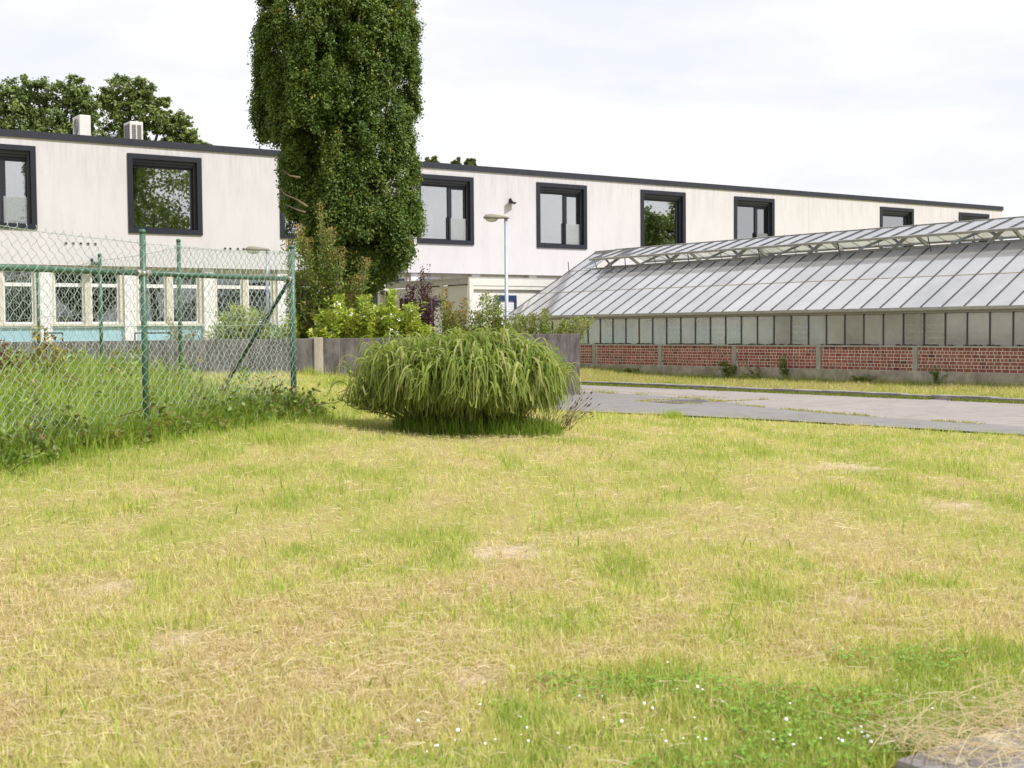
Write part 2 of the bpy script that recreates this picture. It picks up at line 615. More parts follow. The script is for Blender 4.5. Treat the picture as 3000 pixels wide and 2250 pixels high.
def fbm(x, y, seed=0, oct=4):
    s = 0
    a = 0.5
    for k in range(oct):
        s = s + a * vnoise(x * 2 ** k + 17.3 * k, y * 2 ** k - 9.1 * k, seed + k)
        a *= 0.5
    return s / (1 - 0.5 ** oct)


def sstep(a, b, x):
    t = np.clip((x - a) / (b - a), 0, 1)
    return t * t * (3 - 2 * t)


# ------------------------------------------------------------------ lie of the land
BD = np.array([0.823, 0.568])                   # along the long building, to the right and away
BN = np.array([0.568, -0.823])                  # out of its front
BS = 1.15
B0 = np.array([-15.0, 38.0]) * BS
GD = np.array([-0.613, 0.790])                  # along the greenhouse, away
GQ = np.array([0.790, 0.613])                   # into it
G0 = np.array([12.24, 31.0])
KERB0 = np.array([10.6, 26.8])                  # front edge of the kerb beside the greenhouse
WALL_R = np.array([1.68, 32.0])                 # right end of the concrete wall, which runs parallel to the building
FA, FB, FL = np.array([-3.96, 14.0]), np.array([-2.83, 16.8]), np.array([-5.1, 11.2])
FC, FD, FE = np.array([-4.85, 19.0]), np.array([-6.63, 20.98]), np.array([-8.3, 22.8])

ctrl = [(0, 0, 0), (-4, 0, 0), (4, 0, 0), (-2, 5, 0.0), (0, 5, 0), (2, 5, 0), (6, 6, 0), (-6, 6, .05),
        (-3.5, 8, .06), (0, 8, .02), (4, 8, 0), (-3.2, 10.5, .20), (0, 11, .12), (5, 12, .02),
        (*FA, .48), (*FB, .50), (*FL, .36), (-8, 13, .6), (*FC, .80), (*FD, .84), (*FE, .84), (-5.6, 17, .68), (-12, 20, .9),
        (-.8, 15.6, .33), (.7, 15.6, .27), (-2, 15, .42), (-.8, 17, .33), (2, 16, .16), (4, 16, .06), (7, 14, 0), (-1.5, 20, .42), (0.8, 21, .14), (3, 21, 0),
        (.9, 25, .02), (-.8, 25, .25), (-6.4, 27, .76), (-4.7, 27.8, .72), (-2.3, 28.6, .45), (-.5, 29.5, .2), (1.6, 31.5, .06), (-10, 25, .8),
        (-8, 33, .8), (-2, 36, .7), (-17, 43, .75), (-6, 48, .7), (-1.3, 46, .5), (3, 38, .05), (6, 32, 0), (10, 26, 0), (12, 30, 0), (2, 47, .1),
        (18, 20, 0), (30, 10, 0), (20, 60, .2), (-30, 30, .8), (-20, 8, .4), (0, -20, 0), (30, -20, 0), (-30, -20, 0), (60, 60, 0), (-60, 60, .8)]
ctrl = np.array(ctrl)
_d = np.sqrt(((ctrl[:, None, :2] - ctrl[None, :, :2]) ** 2).sum(-1) + 1.5)
_A = np.block([[_d, np.ones((len(ctrl), 1))], [np.ones((1, len(ctrl))), np.zeros((1, 1))]])
_w = np.linalg.solve(_A + 1e-6 * np.eye(len(_A)), np.concatenate([ctrl[:, 2], [0]]))

ROAD_NEAR = np.array([(30, -8), (20, 4), (12, 13.5), (7.5, 19), (4.7, 22.4), (2.6, 24.35), (.94, 25.6), (-.1, 27.0), (-.3, 29.0), (0.2, 31.0), (1.6, 33.0), (-5.2, 42)], float)
ROAD_FAR = np.array([KERB0 + GD * s_ for s_ in (-42, -20, -8, 0, 8, 14, 22)])


ROAD_POLY = np.concatenate([ROAD_NEAR, ROAD_FAR[::-1]])


def road_sd(x, y):
    """signed distance to the edge of the road, positive inside"""
    x = np.asarray(x, float)
    y = np.asarray(y, float)
    d2 = np.full(x.shape, 1e12)
    ins = np.zeros(x.shape, bool)
    n = len(ROAD_POLY)
    for i in range(n):
        ax, ay = ROAD_POLY[i]
        bx, by = ROAD_POLY[(i + 1) % n]
        ex, ey = bx - ax, by - ay
        t = np.clip(((x - ax) * ex + (y - ay) * ey) / (ex * ex + ey * ey), 0, 1)
        d2 = np.minimum(d2, (x - ax - t * ex) ** 2 + (y - ay - t * ey) ** 2)
        if ay != by:
            ins ^= ((ay > y) != (by > y)) & (x < ex * (y - ay) / (ey) + ax)
    return np.where(ins, 1, -1) * np.sqrt(d2)


def height(x, y):
    x = np.asarray(x, float)
    y = np.asarray(y, float)
    sh = x.shape
    xf = x.ravel()
    yf = y.ravel()
    out = np.empty(len(xf))
    for i in range(0, len(xf), 40000):
        xx = xf[i:i + 40000]
        yy = yf[i:i + 40000]
        d = np.sqrt((xx[:, None] - ctrl[:, 0]) ** 2 + (yy[:, None] - ctrl[:, 1]) ** 2 + 1.5)
        out[i:i + 40000] = d @ _w[:-1] + _w[-1]
    out = np.clip(out, -.02, 1.0)
    far = sstep(60, 140, np.hypot(xf, yf))
    out = out * (1 - far)
    sd = road_sd(xf, yf)
    k = sstep(-1.0, 0.0, sd)
    out = out * (1 - k) + (-0.025) * k
    wv = (xf - KERB0[0]) * GQ[0] + (yf - KERB0[1]) * GQ[1]
    out = out + 0.13 * sstep(.5, 3.7, wv) * (1 - far)
    # small unevenness of a mown meadow
    lump = (fbm(xf * 1.3, yf * 1.3, 5, 3) - .5) * 0.07 + (fbm(xf * 4, yf * 4, 8, 2) - .5) * 0.02
    out = out + lump * (1 - sstep(-.6, 0.0, sd))
    return out.reshape(sh)


def hz(x, y):
    return float(height(np.array([x]), np.array([y]))[0])


def on_ground(px, py, z=None, y0=3.0, y1=80.0):
    """where a photo pixel meets the land"""
    d = _f * FPX + _r * (px - 1500) - _u * (py - 1125)
    ys = np.linspace(y0, y1, 1200)
    P = CAM + d * (ys[:, None] / d[1])
    h = height(P[:, 0], P[:, 1]) if z is None else np.full(len(ys), z)
    k = np.argmax(P[:, 2] < h)
    return P[k]


BARE = [(on_ground(1400, 2000), .22, .13), (on_ground(1480, 2035), .10, .06), (on_ground(1330, 1775), .18, .12), (on_ground(960, 1995), .25, .10), (on_ground(2010, 1765), .2, .12),
        (on_ground(1830, 2080), .12, .05), (on_ground(2570, 1695), .2, .14), (on_ground(2500, 1760), .25, .16), (on_ground(560, 1890), .5, .2), (on_ground(300, 1740), .5, .2),
        (on_ground(1480, 1620), .5, .3), (on_ground(2480, 1370), .8, .35), (on_ground(2800, 1480), .5, .3)]


def bareness(x, y):
    b = np.zeros_like(x)
    for (p, rx, ry) in BARE:
        dx = (x - p[0]) / rx
        dy = (y - p[1]) / (ry * 2.2)
        d = np.sqrt(dx * dx + dy * dy) * 1.35 + (fbm(x * 9, y * 9, 31, 2) - .5) * 1.5
        b = np.maximum(b, 1 - sstep(.25, .85, d))
    return b


def greenness(x, y):
    g = 0.50 + 0.95 * (fbm(x * 0.75, y * 0.42, 3, 4) - .5) + 1.5 * (fbm(x * 2.7, y * 1.9, 9, 3) - .5)
    r = np.hypot(x, y)
    corner = sstep(-1.0, .7, x - (y - 5.6) * 0.35) * sstep(7.0, 5.0, y)
    g = g + 0.44 * corner
    g = g - 0.30 * sstep(0.8, -1.0, x) * sstep(9.5, 7.5, y) * sstep(4.5, 5.2, y)
    g = g + 0.20 * sstep(10, 16, r)
    # beside the fence the mower did not reach
    t_ = (x - FL[0]) * (FB - FL)[1] - (y - FL[1]) * (FB - FL)[0]
    dl = t_ / np.linalg.norm(FB - FL)
    g = g + 0.55 * np.exp(-np.maximum(dl, 0) / 0.7) * (y < 19) * (x < -1.5)
    sd = road_sd(x, y)
    g = g + 0.18 * np.exp(-np.abs(sd) / 0.5) * (sd < 0)
    g = g - 0.9 * bareness(x, y)
    return np.clip(g, 0, 1)


STRAW = np.array([(0.69, 0.59, 0.34), (0.62, 0.51, 0.28), (0.73, 0.64, 0.40), (0.50, 0.39, 0.20)])
YGREEN = np.array([(0.62, 0.61, 0.205), (0.54, 0.56, 0.165), (0.68, 0.65, 0.27)])
GREEN = np.array([(0.34, 0.44, 0.085), (0.27, 0.39, 0.065), (0.42, 0.49, 0.11)])


def lawn_tint(g, n):
    u = rng.random(n)
    k = rng.integers(0, 3, n)
    straw = STRAW[rng.integers(0, 4, n)]
    yg = YGREEN[k]
    gr = GREEN[k]
    p_straw = np.clip(0.90 - 1.25 * g, 0.05, 0.9)
    p_green = np.clip(1.5 * g - 0.75, 0.02, 0.85)
    c = np.where((u < p_straw)[:, None], straw, np.where((u > 1 - p_green * (1 - p_straw) - .0)[:, None], gr, yg))
    return c * rng.uniform(.74, 1.18, (n, 1))


# ------------------------------------------------------------------ ground, road, kerb
def axis(fine0, fine1, step, lo, hi, n):
    a = np.arange(fine0, fine1 + 1e-6, step)
    l = fine0 - np.geomspace(step, fine0 - lo, n)[::-1]
    h = fine1 + np.geomspace(step, hi - fine1, n)
    return np.concatenate([l, a, h])


gx = axis(-13, 15, 0.22, -900, 900, 26)
gy = axis(2.5, 34, 0.22, -900, 1500, 28)
GX, GY = np.meshgrid(gx, gy)
GZ = height(GX, GY)
nx, ny = len(gx), len(gy)
idx = np.arange(nx * ny).reshape(ny, nx)
faces = np.stack([idx[:-1, :-1], idx[:-1, 1:], idx[1:, 1:], idx[1:, :-1]], axis=-1).reshape(-1, 4)
gg = greenness(GX.ravel(), GY.ravel())[:, None]
bb = bareness(GX.ravel(), GY.ravel())[:, None]
gt = np.array([[.52, .42, .20]]) * (1 - gg) + np.array([[.37, .37, .085]]) * gg
gt = gt * (1 - bb) + np.array([[.68, .55, .40]]) * bb
ground = np_mesh('ground', np.stack([GX.ravel(), GY.ravel(), GZ.ravel()], 1), faces, MAT['ground'], gt, smooth=True)
tag(ground, 'dry mown meadow ground rising gently towards the green fence', kind='structure')

mb = MB()
far_pts = [tuple(p) for p in ROAD_FAR]
near_pts = [tuple(p) for p in ROAD_NEAR]
mb.quad(*[(x, y, 0.0) for x, y in near_pts[:8]] + [(x, y, 0.0) for x, y in near_pts[8:]] + [(x, y, 0.0) for x, y in far_pts[::-1]])
road = mb.build('road', MAT['asphalt'])
tag(road, 'old pale asphalt road passing in front of the greenhouse', kind='structure')
seam = [on_ground(x, y, 0.0) for x, y in ((1640, 1136), (1705, 1148), (1900, 1158), (2080, 1173), (2200, 1190), (2350, 1205), (2550, 1221), (2800, 1238), (3000, 1250))]
seam.append(seam[-1] + (seam[-1] - seam[-2]) * 6)
mb = MB()
low = [(x, y, 0.004) for x, y in near_pts[1:9]]
mb.quad(*low + [(p[0], p[1], 0.004) for p in seam])
tag(mb.build('road', MAT['asphalt_grey']), 'grey resurfaced strip of the road along the meadow', kind='structure')
mb = MB()
mb.quad(*[tuple(on_ground(x, y, 0.008)) for x, y in ((1908, 1178), (1990, 1184), (2085, 1176), (2050, 1170), (1985, 1171))])
tag(mb.build('road_patch', MAT['patch']), 'dark tar repair patch in the road', kind='structure')

kerb = empty('kerb', (KERB0[0], KERB0[1], 0), math.atan2(-GD[1], -GD[0]))
tag(kerb, 'low concrete kerb between the road and the greenhouse verge', kind='structure')
for k in range(34):
    s_ = -6 + k * 0.75
    m_ = MB().box(-s_ - 0.742, -s_, 0, 0.28, -0.15, 0.095 + random.uniform(-.012, .012))
    o = m_.build('kerb_stone', MAT['kerb'], kerb, bevel=0.015)
    o.rotation_euler = (random.uniform(-.02, .02), 0, random.uniform(-.004, .004))

# old edging stones in the near corner of the meadow
ed0 = on_ground(2650, 2250)
edging = empty('edging', (ed0[0], ed0[1], 0), math.atan2(BD[1], BD[0]))
tag(edging, 'lichen spotted stone edging in the near corner of the meadow', kind='structure')
MAT['edging'] = concrete_mat('lichen_stone', (0.24, 0.215, 0.205), (0.33, 0.30, 0.28), (0.15, 0.135, 0.13), False, (0.62, 0.57, 0.46))
for k in range(5):
    m_ = MB().box(k * 0.6 - .1, k * 0.6 + .488, -.62, -.02 + random.uniform(-.02, .02), -.1, 0.035 + random.uniform(-.008, .008))
    m_.build('edging_stone', MAT['edging'], edging, bevel=0.02)

exec_later = []

# ------------------------------------------------------------------ long two storey building
bang = math.atan2(BD[1], BD[0])
bld = empty('school_building', (B0[0], B0[1], 1.6 - 1.6 * BS), bang)
bld.scale = (BS, BS, BS)
tag(bld, 'long white two storey building with dark framed square windows', 'building')
ZB, ZT = 3.66, 7.40
WIN = [(-1.21, 'two'), (3.91, 'one'), (8.98, 'two'), (14.22, 'two'), (19.43, 'two'), (24.54, 'one'), (29.67, 'two'), (38.95, 'one'), (44.74, 'two')]
WW, WZ0, WZ1 = 2.34, 4.72, 7.13
X0, X1 = -14.0, 48.2
xs = sorted([X0, X1] + [w for w, _ in WIN] + [w + WW for w, _ in WIN] + [-6.3, -3.96])
holes = [(w, w + WW) for w, _ in WIN] + [(-6.3, -3.96)]
mb = MB()
for a, b in zip(xs[:-1], xs[1:]):
    hole = any(abs(a - h[0]) < 1e-6 for h in holes)
    for z0, z1 in ((ZB, WZ0), (WZ0, WZ1), (WZ1, ZT)):
        if hole and z0 == WZ0:
            continue
        mb.quad((a, 0, z0), (b, 0, z0), (b, 0, z1), (a, 0, z1))
for h in holes:                                                         # reveals
    a, b = h
    for q in (((a, 0, WZ0), (a, .32, WZ0), (a, .32, WZ1), (a, 0, WZ1)), ((b, 0, WZ0), (b, 0, WZ1), (b, .32, WZ1), (b, .32, WZ0)),
              ((a, 0, WZ0), (b, 0, WZ0), (b, .32, WZ0), (a, .32, WZ0)), ((a, 0, WZ1), (a, .32, WZ1), (b, .32, WZ1), (b, 0, WZ1))):
        mb.quad(*q)
mb.quad((X1, 0, ZB), (X1, 13, ZB), (X1, 13, ZT), (X1, 0, ZT))
mb.quad((X0, 0, ZB), (X0, 0, ZT), (X0, 13, ZT), (X0, 13, ZB))
mb.quad((X0, 13, 0), (X0, 13, ZT), (X1, 13, ZT), (X1, 13, 0))
mb.quad((X0, 0, ZB), (X0, .6, ZB), (X1, .6, ZB), (X1, 0, ZB))
mb.build('wall', MAT['wall'], bld)
for jx in (-2.3, 13.9, 34.2):                                           # panel joints
    MB().box(jx, jx + .012, -.003, .0, ZB + .01, ZT - .01).build('joint', MAT['container_grey'], bld)
mb = MB()
segs = np.arange(X0, X1, 3.0)
for a in segs:
    b = min(a + 2.994, X1 + .03)
    MB().box(a, b, -.05, .10, 7.385, 7.585).build('roof_edge', MAT['anthracite_light'], bld)
MB().box(X0, X1 + .03, .102, 13.05, 7.40, 7.47).build('roof', MAT['roof'], bld)
# rooms behind the upper windows
mb = MB()
mb.quad((X0 + .1, 5.5, 4.3), (X1 - .1, 5.5, 4.3), (X1 - .1, 5.5, 7.3), (X0 + .1, 5.5, 7.3))
mb.quad((X0 + .1, .33, 4.4), (X1 - .1, .33, 4.4), (X1 - .1, 5.5, 4.4), (X0 + .1, 5.5, 4.4))
mb.quad((X0 + .1, .33, 7.32), (X0 + .1, 5.5, 7.32), (X1 - .1, 5.5, 7.32), (X1 - .1, .33, 7.32))
for xx in (1.9, 7.4, 12.3, 17.6, 22.8, 28.0, 34, 43):
    mb.box(xx, xx + .15, .35, 5.4, 4.41, 7.31)
mb.build('room', MAT['room'], bld)


def upper_window(x, kind):
    w, fb = WW, .135
    m_ = MB()
    z0, z1 = WZ0, WZ1
    m_.box(x - .02, x + w + .02, -.045, .05, z1 - fb, z1 + .02)
    m_.box(x - .02, x + w + .02, -.045, .05, z0 - .02, z0 + fb)
    m_.box(x - .02, x + fb, -.045, .05, z0 + fb, z1 - fb)
    m_.box(x + w - fb, x + w + .02, -.045, .05, z0 + fb, z1 - fb)
    # lining of the deep opening
    m_.box(x + fb - .03, x + fb - .002, .05, .30, z0 + fb - .03, z1 - fb + .03)
    m_.box(x + w - fb + .002, x + w - fb + .03, .05, .30, z0 + fb - .03, z1 - fb + .03)
    m_.box(x + fb, x + w - fb, .05, .30, z0 + fb - .03, z0 + fb - .002)
    m_.box(x + fb, x + w - fb, .05, .30, z1 - fb + .002, z1 - fb + .03)
    win = m_.build('window', MAT['anthracite'], bld)
    a, b, c, d = x + fb, x + w - fb, z0 + fb, z1 - fb
    s_ = MB()
    s_.box(a, b, .06, .12, d - .10, d)
    s_.box(a, b, .13, .17, d - .17, d)
    s_.box(b - .075, b, .08, .13, c, d - .102)
    s_.build('shutter_box', MAT['shutter'], win)
    fr = MB()
    yy0, yy1 = .18, .25
    t_ = .045
    fr.box(a, b, yy0, yy1, d - .24, d - .171)
    fr.box(a, b, yy0, yy1, c, c + t_)
    fr.box(a, a + t_, yy0, yy1, c + t_, d - .241)
    fr.box(b - t_, b, yy0, yy1, c + t_, d - .241)
    fr.build('casement', MAT['anthracite'], win)
    if kind == 'two':
        mxx = a + (b - a) * .60
        mu = MB().box(mxx, mxx + .11, yy0 - .01, yy1 + .01, c + t_, d - .241)
        e = mxx + .11
        mu.box(e, e + .05, yy0 - .005, yy1, c + t_, d - .241)
        mu.box(b - t_ - .05, b - t_, yy0 - .005, yy1, c + t_, d - .241)
        mu.box(e + .05, b - t_ - .05, yy0 - .005, yy1, d - .30, d - .241)
        mu.box(e + .05, b - t_ - .05, yy0 - .005, yy1, c + t_, c + t_ + .05)
        mu.build('mullion', MAT['anthracite'], win)
        MB().box(a + t_, mxx, .212, .222, c + t_, d - .241).build('pane', MAT['glass_upper'], win)
        MB().box(e + .05, b - t_ - .05, .212, .222, c + t_ + .05, d - .30).build('pane', MAT['glass_upper'], win)
        MB().box(mxx + .02, b - .08, .135, .147, c + .02, c + .80).build('glass_railing', MAT['glass_rail'], win)
        MB().box(mxx - .0, mxx + .07, .10, .175, c + .02, c + .82).build('railing_clamp', MAT['anthracite'], win)
    else:
        MB().box(a + t_, b - t_ - .12, .212, .222, c + t_, d - .241).build('pane', MAT['glass_upper'], win)
        MB().box(b - t_ - .119, b - t_ - .001, .20, .24, c + t_, d - .241).build('side_panel', MAT['shutter'], win)
    return win


for x_, k_ in WIN + [(-6.3, 'two')]:
    upper_window(x_, k_)

# vent holes in two short rows
for xx in (1.98, 2.20, 2.42, 2.64, 2.86, 7.02, 7.20, 7.46, 7.66, 7.90):
    m_ = MB()
    zc = 4.30 if xx > 5 else 4.32
    for k in range(12):
        pass
    pts = [(xx + .045 * math.cos(2 * math.pi * k / 14), -.004, zc + .045 * math.sin(2 * math.pi * k / 14)) for k in range(14)]
    m_.tube([(xx, -.012, zc), (xx, -.001, zc)], .05, 14)
    vh = m_.build('vent_hole', MAT['container_grey'], bld)
    MB().tube([(xx, -.016, zc), (xx, -.0125, zc)], .034, 12).build('vent_core', MAT['black'], vh)

# ground floor: white columns, cream mullions, windows over pale blue panels
mb = MB()
mb.quad((X0, 3.5, .5), (X1, 3.5, .5), (X1, 3.5, 3.7), (X0, 3.5, 3.7))
mb.quad((X0, .6, 3.64), (X0, 3.5, 3.64), (X1, 3.5, 3.64), (X1, .6, 3.64))
mb.quad((X0, .5, 1.0), (X1, .5, 1.0), (X1, 3.5, 1.0), (X0, 3.5, 1.0))
mb.build('inner_room', MAT['dark_room'], bld)
MB().box(X0, X1, .30, .50, 3.52, 3.655).build('lintel', MAT['cream'], bld)
P_ = 2.56
for k in range(-6, 19):
    x0 = 1.2 + P_ * k
    if x0 + P_ > X1:
        break
    MB().box(x0, x0 + .36, .10, .52, .5, 3.655).build('column', MAT['column_white'], bld)
    a, b = x0 + .36, x0 + P_
    mm = (a + b) / 2
    far_bay = x0 > 22
    lw = MB()
    yy0, yy1 = .26, .36
    lw.box(a, a + .09, yy0 - .08, yy1, 1.84, 3.52)
    lw.box(b - .12, b, yy0 - .08, yy1, 1.84, 3.52)
    lw.box(mm - .09, mm + .09, yy0 - .08, yy1, 1.84, 3.52)
    win = lw.build('lower_window', MAT['cream'], bld)
    fr = MB()
    for c_, d_ in ((a + .09, mm - .09), (mm + .09, b - .12)):
        fr.box(c_, c_ + .06, yy0, yy1, 1.9, 3.52)
        fr.box(d_ - .06, d_, yy0, yy1, 1.9, 3.52)
        for z0, z1 in ((1.9, 1.96), (3.02, 3.13), (3.46, 3.52)):
            fr.box(c_ + .06, d_ - .06, yy0, yy1, z0, z1)
        if not far_bay:
            MB().box(c_ + .06, d_ - .06, .31, .32, 1.96, 3.02).build('pane', MAT['glass_lower'], win)
            MB().box(c_ + .06, d_ - .06, .31, .32, 3.13, 3.46).build('pane', MAT['glass_lower'], win)
    fr.build('sash', MAT['white'], win)
    MB().box(a, b, .14, .40, 1.83, 1.898).build('sill', MAT['cream'], bld)
    MB().box(a, b, .24, .40, .6, 1.828).build('spandrel_panel', MAT['blue_panel'], bld)

# things fixed to, or standing in, the building
def blocal(x, y, z):
    p = B0 + (BD * x - BN * y) * BS
    return Vector((p[0], p[1], 1.6 + (z - 1.6) * BS))


def floodlight(x, z, label, tilt=0.5):
    o = empty('floodlight', blocal(x, 0, z), bang)
    o.scale = (BS, BS, BS)
    tag(o, label, 'floodlight', 'floodlights on the white wall')
    MB().box(-.05, .05, -.10, 0, -.05, .05).build('bracket', MAT['black'], o)
    h = MB().box(-.15, .15, -.05, .05, -.10, .10).build('housing', MAT['black'], o, bevel=.01)
    h.location = (.0, -.17, 0)
    h.rotation_euler = (R(-35), 0, R(28))
    MB().box(-.125, .125, -.062, -.051, -.08, .08).build('lens', MAT['flood_glass'], h)
    return o


floodlight(18.2, 6.36, 'black floodlight high on the wall above the street lamp')
floodlight(2.8, 3.78, 'black floodlight low on the wall above the fence rail')
floodlight(44.35, 6.62, 'small twin floodlight beside the last window on the right')

tb = empty('folding_table', blocal(14.55, .75, 4.41), bang)
tb.scale = (BS, BS, BS)
tag(tb, 'white folded table top standing behind the window right of the tall tree', 'table')
MB().beam((-.1, 0, 1.0), (.85, .12, 1.05), .03, 1.0).build('tabletop', MAT['white'], tb)
for xx in (0.0, .7):
    MB().tube([(xx, .05, 0), (xx, .05, .55)], .02, 6).build('leg', MAT['galv'], tb)

# roof units
def acunit(px, py_top, back, w, d, h, label, grille):
    # measured on the photo: left edge px, top y
    best = None
    for t_ in np.linspace(-6, 14, 400):
        p = B0 + (BD * t_ - BN * back) * BS
        if best is None or abs(p[0] / p[1] - (px - 1500) / FPX) < best[0]:
            best = (abs(p[0] / p[1] - (px - 1500) / FPX), p)
    p = best[1]
    o = empty('air_conditioner', (p[0], p[1], 1.6 + 5.87 * BS), bang)
    o.scale = (BS, BS, BS)
    tag(o, label, 'air conditioner', 'air conditioners on the flat roof')
    MB().box(-w / 2, w / 2, -d / 2, d / 2, .08, h).build('casing', MAT['ac'], o, bevel=.015)
    for yy in (-d / 2 + .08, d / 2 - .12):
        MB().box(-w / 2 + .03, w / 2 - .03, yy, yy + .05, 0, .079).build('foot', MAT['black'], o)
    xl = -w / 2
    if grille:
        n = 13
        for k in range(n):
            z = .2 + k * (h - .32) / n
            for y0, y1 in ((-d / 2 + .04, -.02), (.02, d / 2 - .04)):
                pass
        for k in range(n):
            z = .18 + k * (h - .28) / n
            for x0, x1 in ((-w / 2 + .06, -.02), (.02, w / 2 - .06)):
                MB().box(x0, x1, -d / 2 - .006, -d / 2 - .001, z, z + .055).build('louvre', MAT['ac_dark'], o)
        for k in range(9):
            y = -d / 2 + .05 + k * (d - .1) / 9
            MB().box(xl - .006, xl - .001, y, y + .05, .18, h - .08).build('fin', MAT['ac_dark'], o)
    else:
        for zc in ((h - .02) * .72, (h - .02) * .25):
            m_ = MB()
            m_.tube([(xl - .012, 0, zc), (xl - .001, 0, zc)], min(d, h * .5) * .44, 24)
            g = m_.build('fan_grille', MAT['ac_dark'], o)
            for q in range(3):
                rr = min(d, h * .5) * (.38 - .12 * q)
                ring = [(xl - .018, rr * math.cos(2 * math.pi * k / 20), zc + rr * math.sin(2 * math.pi * k / 20)) for k in range(21)]
                MB().tube(ring, .008, 4, False).build('ring', MAT['ac'], g)
    return o


acunit(255, 335, 3.2, .36, .76, 1.20, 'cream fan unit on the roof, left of the pair', False)
acunit(405, 349, 3.2, .44, .64, 1.14, 'louvred cream unit on the roof, right of the pair', True)
o = empty('roof_outlet', tuple(W(330, 408, 48.5)), bang)
tag(o, 'small grey roof outlet between the two air conditioners', 'roof outlet')
MB().tube([(0, 0, -.2), (0, 0, .10)], .05, 10).build('pipe', MAT['galv'], o)
MB().tube([(0, 0, .101), (0, 0, .16)], .09, 10).build('cap', MAT['galv'], o)

# ------------------------------------------------------------------ office containers
c0 = np.array([-1.30, 41.0]) * BS
con = empty('office_container', (c0[0], c0[1], 1.6 - BS), bang)
con.scale = (BS, BS, BS)
tag(con, 'white site office container with grey shaded end and blue framed window', 'container')
H = 2.64
L_, D_ = 12.0, 5.3
m_ = MB()
m_.box(0.06, L_, .06, D_, .05, H - .2)
m_.build('wall', MAT['container'], con)
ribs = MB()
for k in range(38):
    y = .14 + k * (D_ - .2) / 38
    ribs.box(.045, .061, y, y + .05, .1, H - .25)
MAT['end_panel'] = plain('shaded_end_panel', (0.50, 0.48, 0.455), 0.55, var=0.05)  # greyer than the front walls: shade of this end put into its colour
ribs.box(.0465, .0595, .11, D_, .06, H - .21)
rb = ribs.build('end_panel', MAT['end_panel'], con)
MB().box(-.04, L_ + .05, -.04, .06, H - .22, H).build('fascia', MAT['container_trim'], con)
MB().box(-.02, L_ + .05, -.022, .059, H - .34, H - .222).build('fascia_rail', MAT['container_trim'], con)
MB().box(-.04, .06, .062, D_, H - .17, H).build('end_fascia', MAT['container_grey'], con)
MB().box(-.06, L_, .0, D_, H + .002, H + .05).build('roof', MAT['container_grey'], con)
MB().box(-.045, .11, -.045, .11, 0, H - .222).build('corner_post', MAT['container_trim'], con)
MB().tube([(-.06, 2.72, 0), (-.06, 2.72, H - .18)], .045, 8).build('downpipe', MAT['container_grey'], con)


def cwindow(axis_, u0, u1, z0, z1):
    fr = MB()
    t_ = .09

    def bx(a, b, c, d, e0, e1):
        if axis_ == 'front':
            fr.box(a, b, .06 - e1, .06 - e0, c, d)
        else:
            fr.box(.06 - e1 - .0, .06 - e0, a, b, c, d)
    bx(u0, u1, z1 - t_ * 2, z1, 0.0, .05)
    bx(u0, u1, z0, z0 + t_, 0.0, .05)
    bx(u0, u0 + t_, z0 + t_, z1 - 2 * t_, 0.0, .05)
    bx(u1 - t_, u1, z0 + t_, z1 - 2 * t_, 0.0, .05)
    w = fr.build('window', MAT['blue_frame'], con)
    n = int((z1 - z0 - .3) / .075)
    for k in range(n):
        z = z0 + t_ + .005 + k * .075
        b_ = MB()
        if axis_ == 'front':
            b_.box(u0 + t_ + .003, u1 - t_ - .003, .03, .058, z, z + .066)
        else:
            b_.box(.02, .043, u0 + t_ + .003, u1 - t_ - .003, z, z + .066)
        b_.build('blind_slat', MAT['blind'], w)
    return w


cwindow('front', 1.02, 1.80, .75, 2.12)
cwindow('end', 1.55, 2.32, .55, 2.0)
MB().box(.015, .0445, 3.6, 4.5, .1, 2.1).build('door', MAT['black'], con)

# ------------------------------------------------------------------ greenhouse
gang = math.atan2(-GD[1], -GD[0])
gh = empty('greenhouse', (G0[0], G0[1], 0), gang)
tag(gh, 'long glass greenhouse with open ridge vents on a low brick wall', 'greenhouse')
XL, XR = -20.3, 8.0                              # local x, left (far) end and right end
PS, XP = 0.6236, -0.37                           # pane spacing and one bar position
HW, ZE, ZR = 4.36, 2.09, 4.53                    # half width, eaves, ridge
ZPL, ZBR, ZGT = 0.458, 1.09, 1.93                # plinth top, brick top, side glass top
MB().box(XL, XR, 0, .28, -.3, ZPL).build('plinth', MAT['plinth'], gh, bevel=.012)
MB().box(XL, XL + .25, .281, 2 * HW, -.3, ZBR).build('end_plinth', MAT['plinth'], gh)
MB().box(XL, XR, .055, .26, ZPL, ZBR - .02).build('mortar_wall', MAT['mortar'], gh)
MB().box(XL, XR, .02, .30, ZBR - .019, ZBR + .022).build('sill', MAT['alu'], gh)
bars_x = [XP + PS * k for k in range(-34, 14)]
bars_x = [x for x in bars_x if XL + .1 < x < XR]
post_x = [x for i, x in enumerate(bars_x) if (round((x - XP) / PS) + 4) % 5 == 0]
# pilasters in the brick wall
pil = [x - .18 for x in post_x]
for x in pil:
    MB().box(x - .075, x + .075, .012, .054, ZPL + .001, ZBR - .02).build('pilaster', MAT['pilaster'], gh)
